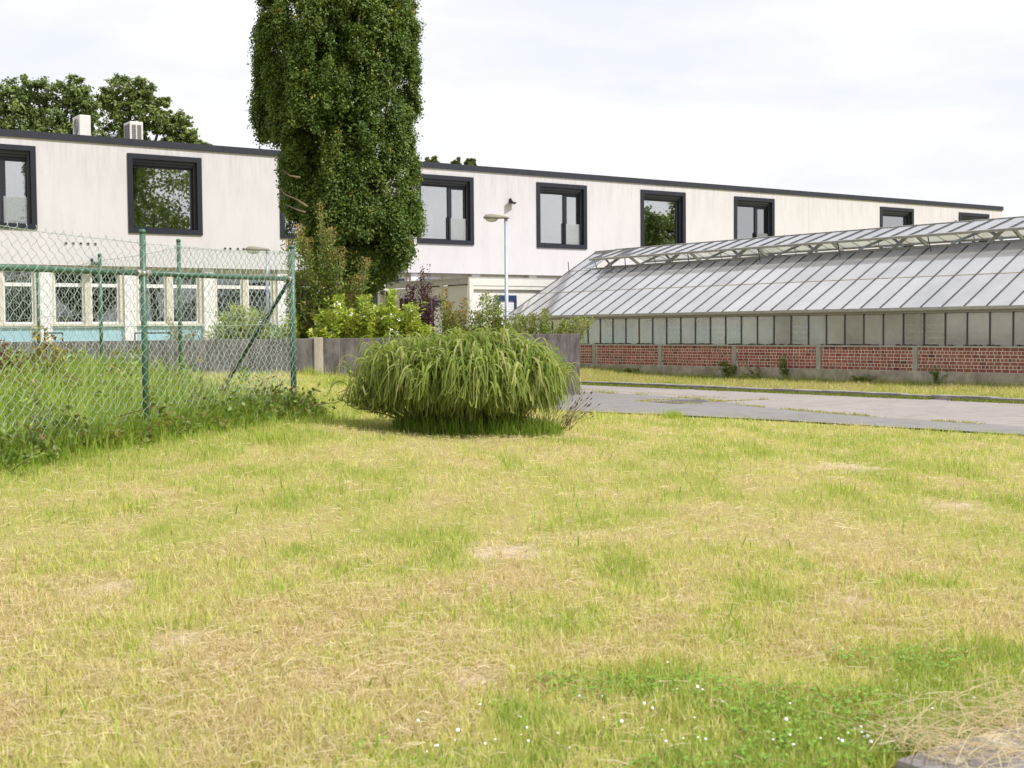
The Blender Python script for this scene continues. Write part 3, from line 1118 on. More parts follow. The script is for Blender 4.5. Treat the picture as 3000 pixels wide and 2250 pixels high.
# bricks: a stretcher course over a header course in turn
ST = MB().box(-.0945, .0945, 0, .05, 0, .0735).build('brick', MAT['brick'], gh)
HD = MB().box(-.043, .043, 0, .05, 0, .0735).build('brick', MAT['brick'], gh)
st_me, hd_me = ST.data, HD.data
bpy.data.objects.remove(ST)
bpy.data.objects.remove(HD)
ncs = 7
pitch = (ZBR - .02 - ZPL) / ncs
allb = []
for c in range(ncs):
    hd = c % 2 == 1
    ln = .086 if hd else .189
    x = XL + .03 + (0 if hd else .052) + random.random() * .04
    while x + ln < XR:
        m_ = .0
        xc = x + ln / 2
        if not any(abs(xc - p) < .075 + ln / 2 + .004 for p in pil):
            allb.append((xc, ZPL + .006 + c * pitch, hd))
        else:
            # closers cut beside a pilaster
            for p in pil:
                if abs(xc - p) < .075 + ln / 2 + .004:
                    l_end, r_end = xc - ln / 2, xc + ln / 2
                    if l_end < p - .075 - .04:
                        allb.append(((l_end + p - .083) / 2, ZPL + .006 + c * pitch, (p - .083 - l_end)))
                    if r_end > p + .075 + .04:
                        allb.append(((r_end + p + .083) / 2, ZPL + .006 + c * pitch, (r_end - p - .083)))
        x += ln + .0195
vis = [b for b in allb if -16.2 < b[0] < 1.2]
vis.sort(key=lambda b: -b[0])
near_b, far_b = vis[:298], vis[298:] + [b for b in allb if not (-16.2 < b[0] < 1.2)]
for (x, z, hd) in near_b:
    o = bpy.data.objects.new('brick', hd_me if hd is not False else st_me)
    C.objects.link(o)
    o.parent = gh
    o.location = (x, .051 + random.uniform(-.003, .003), z)
    if hd is not True and hd is not False:
        o.scale = (hd / .086, 1, 1)
    o.rotation_euler = (0, random.uniform(-.008, .008), 0)
BRC = np.array([(0.235, 0.078, 0.060), (0.345, 0.135, 0.108), (0.31, .10, .08), (0.33, .11, .09), (.17, .075, .07)])
bv, bt = MB(), []
for (x, z, hd) in far_b:
    ln = .189 if hd is False else (.086 if hd is True else hd)
    j = random.uniform(-.004, .004)
    bv.box(x - ln / 2, x + ln / 2, .051 + j, .09, z, z + .0735)
    c = BRC[random.choice([0, 1, 2, 3, 0, 1, 2, 3, 2, 4])] * random.uniform(.85, 1.12)
    bt += [c] * 8
o = bv.build('brickwork', MAT['brick_far'], gh)
ca = o.data.color_attributes.new('tint', 'FLOAT_COLOR', 'POINT')
ca.data.foreach_set('color', np.concatenate([np.array(bt), np.ones((len(bt), 1))], 1).astype(np.float32).ravel())
o['kind'] = 'stuff'

# side wall of glass
for x0, x1 in zip(bars_x[:-1], bars_x[1:]):
    MB().box(x0 + .02, x1 - .02, .15, .156, ZBR + .022, ZGT).build('pane', MAT['side_glass'], gh)
for x in bars_x:
    MB().box(x - .016, x + .016, .128, .19, ZBR + .0225, ZGT + .02).build('glazing_bar', MAT['bar'], gh)
MB().box(XL, XR, .10, .20, ZGT + .0205, ZGT + .06).build('eaves_rail', MAT['alu'], gh)
m_ = MB()
prof = [(.20, ZE - .095), (.0, ZE - .095), (-.03, ZE - .07), (-.03, ZE + .008), (-.015, ZE + .008), (-.015, ZE - .06), (.01, ZE - .08), (.20, ZE - .08)]
i0 = 0
for x0, x1 in ((XL - .1, XL + 9.4), (XL + 9.402, XL + 18.9), (XL + 18.902, XR)):
    m_ = MB()
    n = len(prof)
    m_.v = [(x0, y, z) for y, z in prof] + [(x1, y, z) for y, z in prof]
    m_.f = [(k, (k + 1) % n, (k + 1) % n + n, k + n) for k in range(n)] + [tuple(range(n))[::-1], tuple(range(n, 2 * n))]
    m_.build('gutter', MAT['alu'], gh)


def rp_(x, u, up=0.0):
    """point on the front roof slope, u 0 at eaves, 1 at ridge; up lifts it off the slope"""
    sl = math.atan2(ZR - ZE, HW)
    return Vector((x, HW * u - math.sin(sl) * up, ZE + (ZR - ZE) * u + math.cos(sl) * up))


def rpb(x, u, up=0.0):
    p = rp_(x, u, up)
    return Vector((p.x, 2 * HW - p.y, p.z))


SUP = (0, -math.sin(math.atan2(ZR - ZE, HW)), math.cos(math.atan2(ZR - ZE, HW)))
VX0, VX1 = XL + 1.27, XR                         # ridge vent from its left end onwards
UV = 0.705


def slab(name, f, x0, x1, u0, u1, th, mat, parent, lift=0.0):
    m_ = MB()
    pts = [f(x0, u0, lift), f(x1, u0, lift), f(x1, u1, lift), f(x0, u1, lift)]
    top = [f(x0, u0, lift + th), f(x1, u0, lift + th), f(x1, u1, lift + th), f(x0, u1, lift + th)]
    m_.v = [tuple(p) for p in pts + top]
    m_.f = [(3, 2, 1, 0), (4, 5, 6, 7), (0, 1, 5, 4), (1, 2, 6, 5), (2, 3, 7, 6), (3, 0, 4, 7)]
    return m_.build(name, mat, parent)


ends = [XL] + bars_x + [XR]
for x0, x1 in zip(ends[:-1], ends[1:]):
    rows = [(0.0, .346), (.350, .70)]
    if x0 < VX0 - .1:
        rows = [(0.0, .346), (.350, .69), (.694, .995)]
    for u0, u1 in rows:
        slab('roof_pane', rp_, x0 + .018, x1 - .018, u0, u1, .005, MAT['roof_glass'], gh)
bg_m = MB()
for x0, x1 in zip(ends[:-1], ends[1:]):          # far slope, seen only through the glass
    slab('roof_pane', rpb, x0 + .018, x1 - .018, 0.0, .70, .005, MAT['roof_glass'], gh)
for x in ends:
    top = .995 if x < VX0 - .1 else .70
    m_ = MB().beam(rp_(x, 0.0, .012), rp_(x, top, .012), .029, .03, SUP)
    m_.build('glazing_bar', MAT['bar'], gh)
    MB().beam(rpb(x, 0.0, .01), rpb(x, .70, .01), .034, .04, (0, -SUP[1], SUP[2])).build('glazing_bar', MAT['alu'], gh)
MAT['seal'] = plain('mossy_seal', (0.33, 0.27, 0.16), 0.8, var=0.35, scale=3)
MB().beam(rp_(XL, .348, .008), rp_(XR, .348, .008), .022, .012, SUP).build('seal_strip', MAT['seal'], gh)
MB().beam(rp_(XL, .692, .008), rp_(VX0, .692, .008), .02, .012, SUP).build('seal_strip', MAT['seal'], gh)
MB().beam(rp_(VX0 - .02, UV + .004, .01), rp_(XR, UV + .004, .01), .05, .045, SUP).build('vent_sill', MAT['alu'], gh)
MB().beam(rpb(VX0 - .02, UV + .004, .01), rpb(XR, UV + .004, .01), .05, .045).build('vent_sill', MAT['alu'], gh)
MB().beam((XL, HW, ZR + .02), (XR, HW, ZR + .02), .10, .07).build('ridge', MAT['alu'], gh)
MB().beam((XL, HW - .09, ZR - .06), (VX0, HW - .09, ZR - .06), .02, .12).build('ridge_board', MAT['alu'], gh)

# raised ridge vents, hinged at the ridge
def flap(sign, name):
    o = MB()
    d, h = 1.38, .42

    def fp(x, v, up=0.0):
        sl = math.atan2(h, d)
        y = HW - sign * (.05 + d * v + math.sin(sl) * up)
        return Vector((x, y, ZR + .05 - h * v + math.cos(sl) * up))
    upv = (0, -sign * math.sin(math.atan2(h, d)), math.cos(math.atan2(h, d)))
    o.beam(fp(VX0, 1.0), fp(VX1, 1.0), .06, .07, upv)
    o.beam(fp(VX0, 0.0), fp(VX1, 0.0), .04, .05, upv)
    fl = o.build(name, MAT['alu'], gh)
    xs_ = [VX0 + .02] + [x for x in bars_x if x > VX0 + .1] + [VX1]
    for x0, x1 in zip(xs_[:-1], xs_[1:]):
        m_ = MB()
        pts = [fp(x0 + .016, .98), fp(x1 - .016, .98), fp(x1 - .016, .03), fp(x0 + .016, .03)]
        tp = [p + Vector(upv) * .005 for p in pts]
        m_.v = [tuple(p) for p in pts + tp]
        m_.f = [(3, 2, 1, 0), (4, 5, 6, 7), (0, 1, 5, 4), (1, 2, 6, 5), (2, 3, 7, 6), (3, 0, 4, 7)]
        m_.build('vent_pane', MAT['vent_glass' if sign > 0 else 'old_vent_glass'], fl)
    for x in xs_:
        MB().beam(fp(x, 1.0, .014), fp(x, 0.02, .014), .032, .034, upv).build('vent_bar', MAT['bar'] if sign > 0 else MAT['alu'], fl)
    return fp


fpF = flap(1, 'ridge_vent')
fpB = flap(-1, 'ridge_vent')
# opening gear under the front vent: flat struts in a V, thin rods, and a rack shaft
for i, x in enumerate([p for p in post_x if p > VX0] ):
    x = x - .3
    a = fpF(x, .72, -.06)
    MB().beam(rp_(x - .95, UV + .03, .02), a, .075, .02, (0, -1, .3)).build('strut', MAT['galv'], gh)
    MB().beam(rp_(x + .62, UV + .03, .02), fpF(x + .1, .72, -.06), .075, .02, (0, -1, .3)).build('strut', MAT['galv'], gh)
    MB().tube([rp_(x - .2, UV + .03, .0), fpF(x - .2, .9, -.03)], .014, 6).build('rod', MAT['alu'], gh)
    MB().tube([rp_(x - 1.35, UV - .05, .02), fpF(x - 1.55, .97, -.03)], .016, 6).build('rod', MAT['bar'], gh)
MB().tube([rp_(VX0 + .3, UV + .07, -.10), rp_(XR, UV + .07, -.10)], .022, 6).build('shaft', MAT['galv'], gh)

# inside
for x in post_x:
    MB().box(x - .24, x - .14, .17, .24, ZBR + .0225, ZE - .1).build('post', MAT['galv'], gh)
    MB().beam(rp_(x - .19, .02, -.10), rp_(x - .19, .97, -.10), .05, .10, SUP).build('rafter', MAT['inside_white'], gh)
    MB().beam(rpb(x - .19, .02, -.10), rpb(x - .19, .97, -.10), .05, .10).build('rafter', MAT['inside_white'], gh)
    MB().beam((x - .19, .9, ZE + .25), (x - .19, 2 * HW - .9, ZE + .25), .04, .06).build('tie', MAT['inside_white'], gh)
for u in (.22, .5, .66):
    MB().beam(rp_(XL + .1, u, -.06), rp_(XR, u, -.06), .05, .05, SUP).build('purlin', MAT['inside_white'], gh)
    MB().beam(rpb(XL + .1, u, -.06), rpb(XR, u, -.06), .05, .05).build('purlin', MAT['inside_white'], gh)
for x0 in (-16.4, -4.0):
    for a, b in (((x0, .1), (x0 + 6.2, .66)), ((x0 + 6.2, .1), (x0, .66))):
        MB().tube([rp_(a[0], a[1], -.12), rp_(b[0], b[1], -.12)], .018, 5).build('wind_brace', MAT['inside_white'], gh)
MB().box(XL + .3, XR, 1.75, 1.80, ZBR - .6, ZGT + .25).build('screen', MAT['board'], gh)
for z in (1.13, 1.29, 1.46, 1.63):
    MB().tube([(XL + .3, 1.55, z), (XR, 1.55, z)], .036, 6).build('pipe', MAT['pipe'], gh)
MB().box(XL + .3, XR, 2 * HW - .3, 2 * HW - .2, 0, ZE).build('back_wall', MAT['board'], gh)
MB().box(XL + .3, XR, .7, 2 * HW - .4, .0, .05).build('floor', MAT['kerb'], gh)
# far gable
gm = MB()
gm.quad((XL + .04, .2, ZBR), (XL + .04, 2 * HW - .2, ZBR), (XL + .04, 2 * HW - .2, ZE), (XL + .04, HW, ZR - .03), (XL + .04, .2, ZE))
gm.build('gable_pane', MAT['side_glass'], gh)
for k in range(1, 14):
    y = 2 * HW * k / 14
    zt = ZE + (ZR - ZE) * (1 - abs(y - HW) / HW)
    MB().box(XL + .0, XL + .05, y - .015, y + .015, ZBR + .03, zt - .03).build('gable_bar', MAT['bar'], gh)
# moss cushions along the sill
mv = MB()
for k in range(330):
    x = random.uniform(-16.3, 1.2)
    if math.sin(x * 2.1) + math.sin(x * 5.3 + 1) < random.uniform(-1.6, .6):
        continue
    r = random.uniform(.02, .05)
    pts = []
    mv.tube([(x, .105, ZBR + .022), (x, .105, ZBR + .022 + r * .55), (x, .105, ZBR + .022 + r * .8)], [r * 1.5, r * 1.1, r * .3], 7)
o = mv.build('moss', MAT['moss'], gh, True)
o['kind'] = 'stuff'

# ------------------------------------------------------------------ concrete wall
wl = empty('garden_wall', (WALL_R[0], WALL_R[1], 0), bang)
tag(wl, 'dark weathered concrete wall running behind the grass clump and fence', 'wall')
def wall_t(px):
    k = (px - 1500) / FPX
    return (k * WALL_R[1] - WALL_R[0]) / (BD[0] - k * BD[1])
tp, tj = wall_t(932), wall_t(996)
xs_ = [(-26.0, -20.0), (-19.99, -14.0), (-13.99, tp - .11)]
for a, b in xs_:
    MB().box(a, b, 0, .22, -.2, 1.455 - .004 * abs(b - tp)).build('panel', MAT['concrete_wall'], wl, bevel=.012)
MB().box(tp - .108, tp + .11, -.05, .24, -.2, 1.475).build('pillar', MAT['concrete_pale'], wl, bevel=.015)
for a, b in ((tp + .112, tj - .006), (tj + .006, tj + 2.4), (tj + 2.412, tj + 4.6)):
    MB().box(a, b, 0, .20, .62 - .08 * (a - tp), 1.45).build('panel', MAT['concrete_wall'], wl, bevel=.01)
    MB().box(a - .005, b + .005, -.06, .24, -.3, .618 - .08 * (a - tp)).build('footing', MAT['concrete_wall'], wl, bevel=.012)
MB().box(tj - .005, tj + .005, .012, .1, .62, 1.44).build('joint', MAT['concrete_pale'], wl)
MB().box(tj + 4.612, 0, 0, .24, -.3, 1.50).build('panel', MAT['concrete_wall'], wl, bevel=.012)

# ------------------------------------------------------------------ street lamps
def street_lamp(px, py_top, Y, wpx, label, tilt):
    top = W(px, py_top, Y)
    z0 = hz(top[0], top[1]) - .1
    o = empty('street_lamp', (top[0], top[1], z0))
    tag(o, label, 'street lamp', 'street lamps behind the concrete wall')
    h = top[2] - z0
    r = wpx / FPX * Y / 2
    MB().tube([(0, 0, 0), (0, 0, .9), (0, 0, .92), (0, 0, h)], [r * 1.35, r * 1.3, r * 1.08, r * .95], 14).build('pole', MAT['pole'], o, True)
    # luminaire: a shallow mossy hood with a bowl below its front
    m_ = MB()
    n = 10
    prof = [(.10, .055, .0), (.05, .075, .05), (-.05, .085, .07), (-.22, .11, .10), (-.40, .115, .12), (-.52, .09, .10), (-.58, .03, .04)]
    rings = []
    for (x, w, hh) in prof:
        ring = []
        for k in range(n):
            a = math.pi * k / (n - 1)
            ring.append((x, -w * math.cos(a), .02 + hh * math.sin(a) + .04 * (-x) * tilt))
        rings.append(ring)
    for ring in rings:
        m_.v += ring
    for a in range(len(rings) - 1):
        for k in range(n - 1):
            i = a * n + k
            m_.f.append((i, i + 1, i + n + 1, i + n))
        m_.f.append((a * n + n - 1, a * n, (a + 1) * n, (a + 1) * n + n - 1))
    m_.f.append(tuple(range(n)))
    hd = m_.build('lamp_head', MAT['lamp_head'], o, True)
    hd.location = (0, 0, h - .02)
    m_ = MB()
    rings = []
    for (x, w, dd) in ((-.20, .07, .02), (-.26, .09, .07), (-.38, .095, .085), (-.48, .075, .06), (-.53, .04, .015)):
        rings.append([(x, -w * math.cos(math.pi * k / 7), .012 - dd * math.sin(math.pi * k / 7)) for k in range(8)])
    for ring in rings:
        m_.v += ring
    for a in range(len(rings) - 1):
        for k in range(7):
            i = a * 8 + k
            m_.f.append((i, i + 8, i + 9, i + 1))
    m_.build('lamp_bowl', MAT['lamp_glass'], hd, True)
    return o


street_lamp(1482, 640, 33.5, 10.5, 'pale lamp post with mossy head standing before the greenhouse gable', .2)
street_lamp(782, 734, 34.5, 8.5, 'white lamp post half hidden behind the corner of the green fence', .2)

# bicycle stands behind the wall
for i, (xa, xb, lab) in enumerate(((130, 183, 'dark hoop stand behind the wall, below the leftmost white column'), (395, 500, 'dark hoop stand behind the wall, below the middle windows'))):
    a = W(xa, 976, 33.0)
    b = W(xb, 977, 34.0)
    o = empty('bicycle_stand', (a[0], a[1], .8))
    tag(o, lab, 'bicycle stand', 'hoop stands behind the wall')
    A = Vector((0, 0, a[2] - .8))
    B = Vector((b[0] - a[0], b[1] - a[1], a[2] - .8))
    MB().tube([A, B], .022, 6).build('top_bar', MAT['black'], o)
    MB().tube([A, Vector((0, 0, -.1))], .022, 6).build('leg', MAT['black'], o)
    MB().tube([B, Vector((B.x, B.y, -.1))], .022, 6).build('leg', MAT['black'], o)

# ------------------------------------------------------------------ chain link fence
def chain(mb, P, Q, zb0, zb1, zt0, zt1, p=.125, r=.0035, sag=0.0):
    """woven zigzag wires between two points of the ground plan"""
    L = float(np.linalg.norm(Q - P))
    d = (Q - P) / L
    nrm = np.array([-d[1], d[0]])
    n = int(L / (p / 2))
    for i in range(n):
        u0 = i * p / 2
        f = (u0 + p / 4) / L
        zt = zt0 + (zt1 - zt0) * f - sag * 4 * f * (1 - f)
        zb = zb0 + (zb1 - zb0) * f
        rows = int((zt - zb) / (p / 2))
        pts = []
        for k in range(rows + 1):
            side = (k + i) % 2
            jx = random.gauss(0, .0025)
            u = u0 + (p / 2 + .006 if side else -.006) + jx
            z = zt - k * p / 2
            off = .008 * (1 if (k % 2) else -1)
            # rounded knuckle: two points per bend
            x_, y_ = P + d * u + nrm * off
            sgn = 1 if side else -1
            pts.append((x_ - d[0] * .008 * sgn, y_ - d[1] * .008 * sgn, z + p * .055))
            pts.append((x_ - d[0] * .008 * sgn + nrm[0] * .004, y_ - d[1] * .008 * sgn + nrm[1] * .004, z - p * .055))
        # hook over the top wire
        pts.insert(0, (pts[0][0] + nrm[0] * .01, pts[0][1] + nrm[1] * .01, pts[0][2] + .02))
        mb.tube(pts, r, 4, False)


def fence(name, label, posts, chains, rail, base):
    o = empty(name, (base[0], base[1], hz(base[0], base[1])))
    tag(o, label, 'fence', 'green chain link fence round the corner plot')
    off = tuple(o.location)
    for (p, z0, z1, r, m) in posts:
        MB().tube([(p[0], p[1], z0), (p[0], p[1], z1)], r, 14).build('post', MAT[m], o, True, off).data.polygons[-1].use_smooth = False
        MB().tube([(p[0], p[1], z1 + .001), (p[0], p[1], z1 + .03), (p[0], p[1], z1 + .045)], [r * 1.12, r * 1.12, r * .8], 14).build('post_cap', MAT[m], o, True, off)
    for ch in chains:
        mb_ = MB()
        chain(mb_, *ch)
        mb_.build('wire_mesh', MAT['wire'], o, True, off)
        P, Q, zb0, zb1, zt0, zt1 = ch[:6]
        for f in (0.995, .57):
            za, zc = zb0 + (zt0 - zb0) * f, zb1 + (zt1 - zb1) * f
            mid = (P + Q) / 2
            MB().tube([(P[0], P[1], za), (mid[0], mid[1], (za + zc) / 2 - .02), (Q[0], Q[1], zc)], .0032, 5).build('tension_wire', MAT['wire'], o, True, off)
    for (a, b, r, m, nm) in rail:
        MB().tube([a, b], r, 12).build(nm, MAT[m], o, True, off)
    return o


zA0, zB0, zL0 = hz(*FA), hz(*FB), hz(*FL)
tA = W(424, 684, 14.0)[2]
tB = W(857, 728, 16.8)[2]
tL = tA - .02
rA = W(425, 800, 14.0)[2]
rB = W(858, 818, 16.8)[2]
rL = rA + (rA - rB)
tow = np.array([.030, -.012])                     # mesh hangs on the camera side of the posts
fr = fence('chain_link_fence', 'green chain link fence with top rail facing the meadow, ending at the corner post',
           [(FA, zA0 - .2, tA, .033, 'green_paint'), (FB, zB0 - .2, tB, .038, 'green_paint'), (FL, zL0 - .2, tL, .033, 'green_paint')],
           [(FL + tow * 1.4, FA + tow * 1.4, zL0 + .02, zA0 + .02, tL - .0, tA - .10, .125, .0029, .0), (FA + tow * 1.4, FB + tow * 1.7, zA0 + .02, zB0 + .02, tA - .10, tB - .04, .125, .0029, .05)],
           [((FL[0], FL[1], rL), (FA[0], FA[1], rA), .031, 'green_paint', 'rail'), ((FA[0], FA[1], rA), (FB[0], FB[1], rB), .029, 'green_paint', 'rail')], FA)
off = tuple(fr.location)
dF = (FB - FA) / np.linalg.norm(FB - FA)
for s_ in (-1, 1):
    c = FA + dF * .06 * s_
    MB().tube([(FA[0] + dF[0] * .035 * s_, FA[1] + dF[1] * .035 * s_, rA), (c[0] + dF[0] * .05 * s_, c[1] + dF[1] * .05 * s_, rA + (rB - rA) * .03 * s_)], .037, 10).build('clamp', MAT['clamp'], fr, True, off)
MB().tube([(FB[0] - dF[0] * .10, FB[1] - dF[1] * .10, rB), (FB[0] - dF[0] * .03, FB[1] - dF[1] * .03, rB)], .038, 10).build('clamp', MAT['clamp'], fr, True, off)
MB().tube([(FA[0], FA[1], rA - .03), (FA[0], FA[1], rA + .02)], .037, 12).build('clamp', MAT['clamp'], fr, True, off)

tC, tD, tE = W(531, 709, 19.0)[2], W(301, 751, 20.98)[2], W(117, 784, 22.8)[2]
FE2 = FE + (FE - FD) * 1.6
zz = [hz(*p) for p in (FC, FD, FE, FE2)]
fr2 = fence('chain_link_fence', 'green chain link fence running back from the corner post towards the white building',
            [(FC, zz[0] - .2, tC, .030, 'green_paint'), (FD, zz[1] - .2, tD, .029, 'green_paint'), (FE, zz[2] - .2, tE, .029, 'green_paint'), (FE2, zz[3] - .2, tE - .1, .029, 'green_paint')],
            [(FB + np.array([-.03, .03]), FC, zB0 + .02, zz[0], tB - .05, tC - .07, .125, .0025, .03), (FC, FD, zz[0], zz[1], tC - .07, tD - .06, .125, .0025, .06),
             (FD, FE, zz[1], zz[2], tD - .06, tE - .06, .125, .0025, .05), (FE, FE2, zz[2], zz[3], tE - .06, tE - .16, .125, .0025, .05)],
            [], FC)
off = tuple(fr2.location)
bb_ = W(641, 1126, 18.2)
MB().tube([(FB[0] - .05, FB[1] + .05, rB - .03), (bb_[0], bb_[1], bb_[2] - .15)], .026, 10).build('brace', MAT['green_dark'], fr2, True, off)

# ------------------------------------------------------------------ foliage builders
def tube_np(mb, pts, r0, r1, n=6):
    k = len(pts)
    mb.tube(pts, [r0 + (r1 - r0) * i / (k - 1) for i in range(k)], n)


def palette(cols, n, var=.18):
    cols = np.array(cols)
    return cols[rng.integers(0, len(cols), n)] * rng.uniform(1 - var, 1 + var, (n, 1))


def clump_leaves(ctrs, outd, nper, rad, ln, wd, cols, up=.6, flat=1.0, var=.2, soft=0.0):
    """leaves gathered in clumps; ctrs (K,3), outd (K,3) outward directions, rad (K,3) clump radii"""
    K = len(ctrs)
    c = np.repeat(ctrs, nper, 0)
    od = np.repeat(outd, nper, 0)
    rr = np.repeat(np.broadcast_to(rad, (K, 3)), nper, 0)
    v = unit(rng.normal(size=c.shape)) * rng.random((len(c), 1)) ** .45
    p = c + v * rr
    if soft:
        p = c + rng.normal(size=c.shape) * rr * soft
    nrm = unit(v * .9 + od * .8 + rng.normal(size=c.shape) * .5 + np.array([0, 0, .35]))
    dr = unit(od * .7 + v * .5 + rng.normal(size=c.shape) * .55 + np.array([0, 0, up]))
    dr = unit(dr - nrm * (dr * nrm).sum(-1, keepdims=True) * flat)
    kc = palette(cols, K, .12)
    t = np.repeat(kc, nper, 0) * rng.uniform(1 - var, 1 + var, (len(c), 1))
    L = ln * rng.uniform(.7, 1.25, len(c))
    return leaf_arrays(p, dr, nrm, L, L * wd, t)


def join_leaf(parts):
    V, F, T = [], [], []
    o = 0
    for v, f, t in parts:
        V.append(v)
        F.append(f + o)
        T.append(t)
        o += len(v)
    return np.concatenate(V), np.concatenate(F), np.concatenate(T)


# ---- the tall columnar oak
TY = 37.5
tr0 = W(1045, 1000, TY)
tz = hz(tr0[0], tr0[1])
oak = empty('columnar_oak', (tr0[0], tr0[1], tz))
tag(oak, 'tall dense columnar oak standing in front of the white building', 'tree')
sil = [(-420, 880, 1080), (-330, 830, 1140), (-200, 775, 1195), (-90, 755, 1218), (0, 742, 1226), (100, 730, 1238), (200, 742, 1234), (300, 738, 1234), (400, 748, 1226), (450, 790, 1228), (520, 812, 1232), (600, 824, 1246),
       (680, 840, 1243), (740, 872, 1226), (790, 925, 1175), (830, 965, 1125), (870, 1005, 1090)]
sz = np.array([W(1000, s[0], TY)[2] for s in sil])
sl_ = np.array([W(s[1], s[0], TY)[0] for s in sil])
sr_ = np.array([W(s[2], s[0], TY)[0] for s in sil])
o_ = np.argsort(sz)
sz, sl_, sr_ = sz[o_], sl_[o_], sr_[o_]
ztop = sz[-1]
KB = 340                                          # upright billows of growth over the crown
z = rng.uniform(sz[0] + .3, ztop + .6, KB)
ang = rng.uniform(0, 2 * math.pi, KB)
ang = np.where((np.sin(ang) > .5) & (rng.random(KB) < .6), -ang, ang)
cx = (np.interp(z, sz, sl_) + np.interp(z, sz, sr_)) / 2
rx = (np.interp(z, sz, sr_) - np.interp(z, sz, sl_)) / 2
bw = rng.uniform(.30, .52, KB)
bh = bw * rng.uniform(1.3, 2.1, KB)
inner = np.where(rng.random(KB) < .70, rng.uniform(.94, 1.02, KB), rng.uniform(.25, .85, KB))
rr_ = np.maximum(rx * inner - bw, 0.05)
bc = np.stack([cx + rr_ * np.cos(ang), tr0[1] + rr_ * np.sin(ang), z], 1)
bo = np.stack([np.cos(ang), np.sin(ang), np.full(KB, .3)], 1)
NC = 16
v = unit(rng.normal(size=(KB, NC, 3)) + bo[:, None] * .85)
ctr = (bc[:, None] + v * np.stack([bw, bw, bh], 1)[:, None] * rng.uniform(.72, 1.0, (KB, NC, 1))).reshape(-1, 3)
outd = unit(v + bo[:, None] * .5 + np.array([0, 0, .35])).reshape(-1, 3)
lim_l = np.interp(ctr[:, 2], sz, sl_) + .02
lim_r = np.interp(ctr[:, 2], sz, sr_) - .02
ok = (ctr[:, 2] > sz[0] - .1)
ctr[:, 0] = np.clip(ctr[:, 0], lim_l + rng.uniform(0, .2, len(ctr)), lim_r - rng.uniform(0, .2, len(ctr)))
ctr, outd = ctr[ok], outd[ok]
oakc = [(.098, .156, .022), (.118, .178, .026), (.082, .134, .020), (.150, .206, .032), (.106, .164, .024)]
crad = np.stack([rng.uniform(.13, .22, len(ctr)), rng.uniform(.13, .22, len(ctr)), rng.uniform(.18, .34, len(ctr))], 1)
A_ = clump_leaves(ctr, outd, 84, crad, .088, .6, oakc, .7, soft=.42)
zi = rng.uniform(sz[0] + .6, ztop, 620)               # the inside of the crown
ai = rng.uniform(0, 2 * math.pi, 620)
ri = (np.interp(zi, sz, sr_) - np.interp(zi, sz, sl_)) / 2 * rng.uniform(.15, .80, 620)
ci = np.stack([(np.interp(zi, sz, sl_) + np.interp(zi, sz, sr_)) / 2 + ri * np.cos(ai), tr0[1] + ri * np.sin(ai), zi], 1)
I_ = clump_leaves(ci, np.stack([np.cos(ai), np.sin(ai), np.full(620, .6)], 1), 60, np.array([.34, .34, .5]), .115, .62, oakc, .7)
young = rng.random(len(ctr)) < .035
B_ = clump_leaves(ctr[young] + np.array([0, 0, .12]) + outd[young] * .14, outd[young], 10, np.array([.09, .09, .14]), .10, .5, [(.30, .28, .045), (.34, .25, .045), (.24, .26, .035)], 1.2)
v, f, t = join_leaf([A_, I_, B_])
np_mesh('crown', v, f, MAT['leaf'], t, oak, tuple(oak.location))
mb = MB()
b0 = Vector((tr0[0], tr0[1], tz - .2))
tube_np(mb, [b0, b0 + Vector((-.05, 0, 1.8)), b0 + Vector((-.2, .05, 4.5)), b0 + Vector((-.4, .1, 9.0)), b0 + Vector((-.5, 0, 12.5))], .30, .05, 9)
mb.build('trunk', MAT['bark'], oak, True, tuple(oak.location))
for k in range(17):
    a = 2 * math.pi * k / 17 + random.uniform(-.2, .2)
    r1 = random.uniform(.9, 1.5)
    r2 = random.uniform(1.5, 2.1)
    z0 = random.uniform(1.6, 4.0)
    zt = random.uniform(8.0, 13.0)
    pts = [b0 + Vector((0, 0, z0)), b0 + Vector((-.15 + r1 * .5 * math.cos(a), r1 * .5 * math.sin(a), z0 + 1.6)), b0 + Vector((-.3 + r1 * math.cos(a), r1 * math.sin(a), (z0 + zt) * .55)),
           b0 + Vector((-.45 + r2 * math.cos(a), r2 * math.sin(a), zt))]
    m_ = MB()
    tube_np(m_, pts, .11, .025, 6)
    m_.build('branch', MAT['bark'], oak, True, tuple(oak.location))
# bare grey branches poking out on the left
for pts in (((900, 605), (870, 585), (835, 570), (815, 545)), ((893, 622), (865, 612), (838, 600)), ((878, 520), (850, 515), (828, 498))):
    m_ = MB()
    tube_np(m_, [Vector(W(x, y, TY - 2.0 + .3 * i)) for i, (x, y) in enumerate(pts)], .035, .012, 5)
    m_.build('dead_branch', MAT['twig'], oak, True, tuple(oak.location))


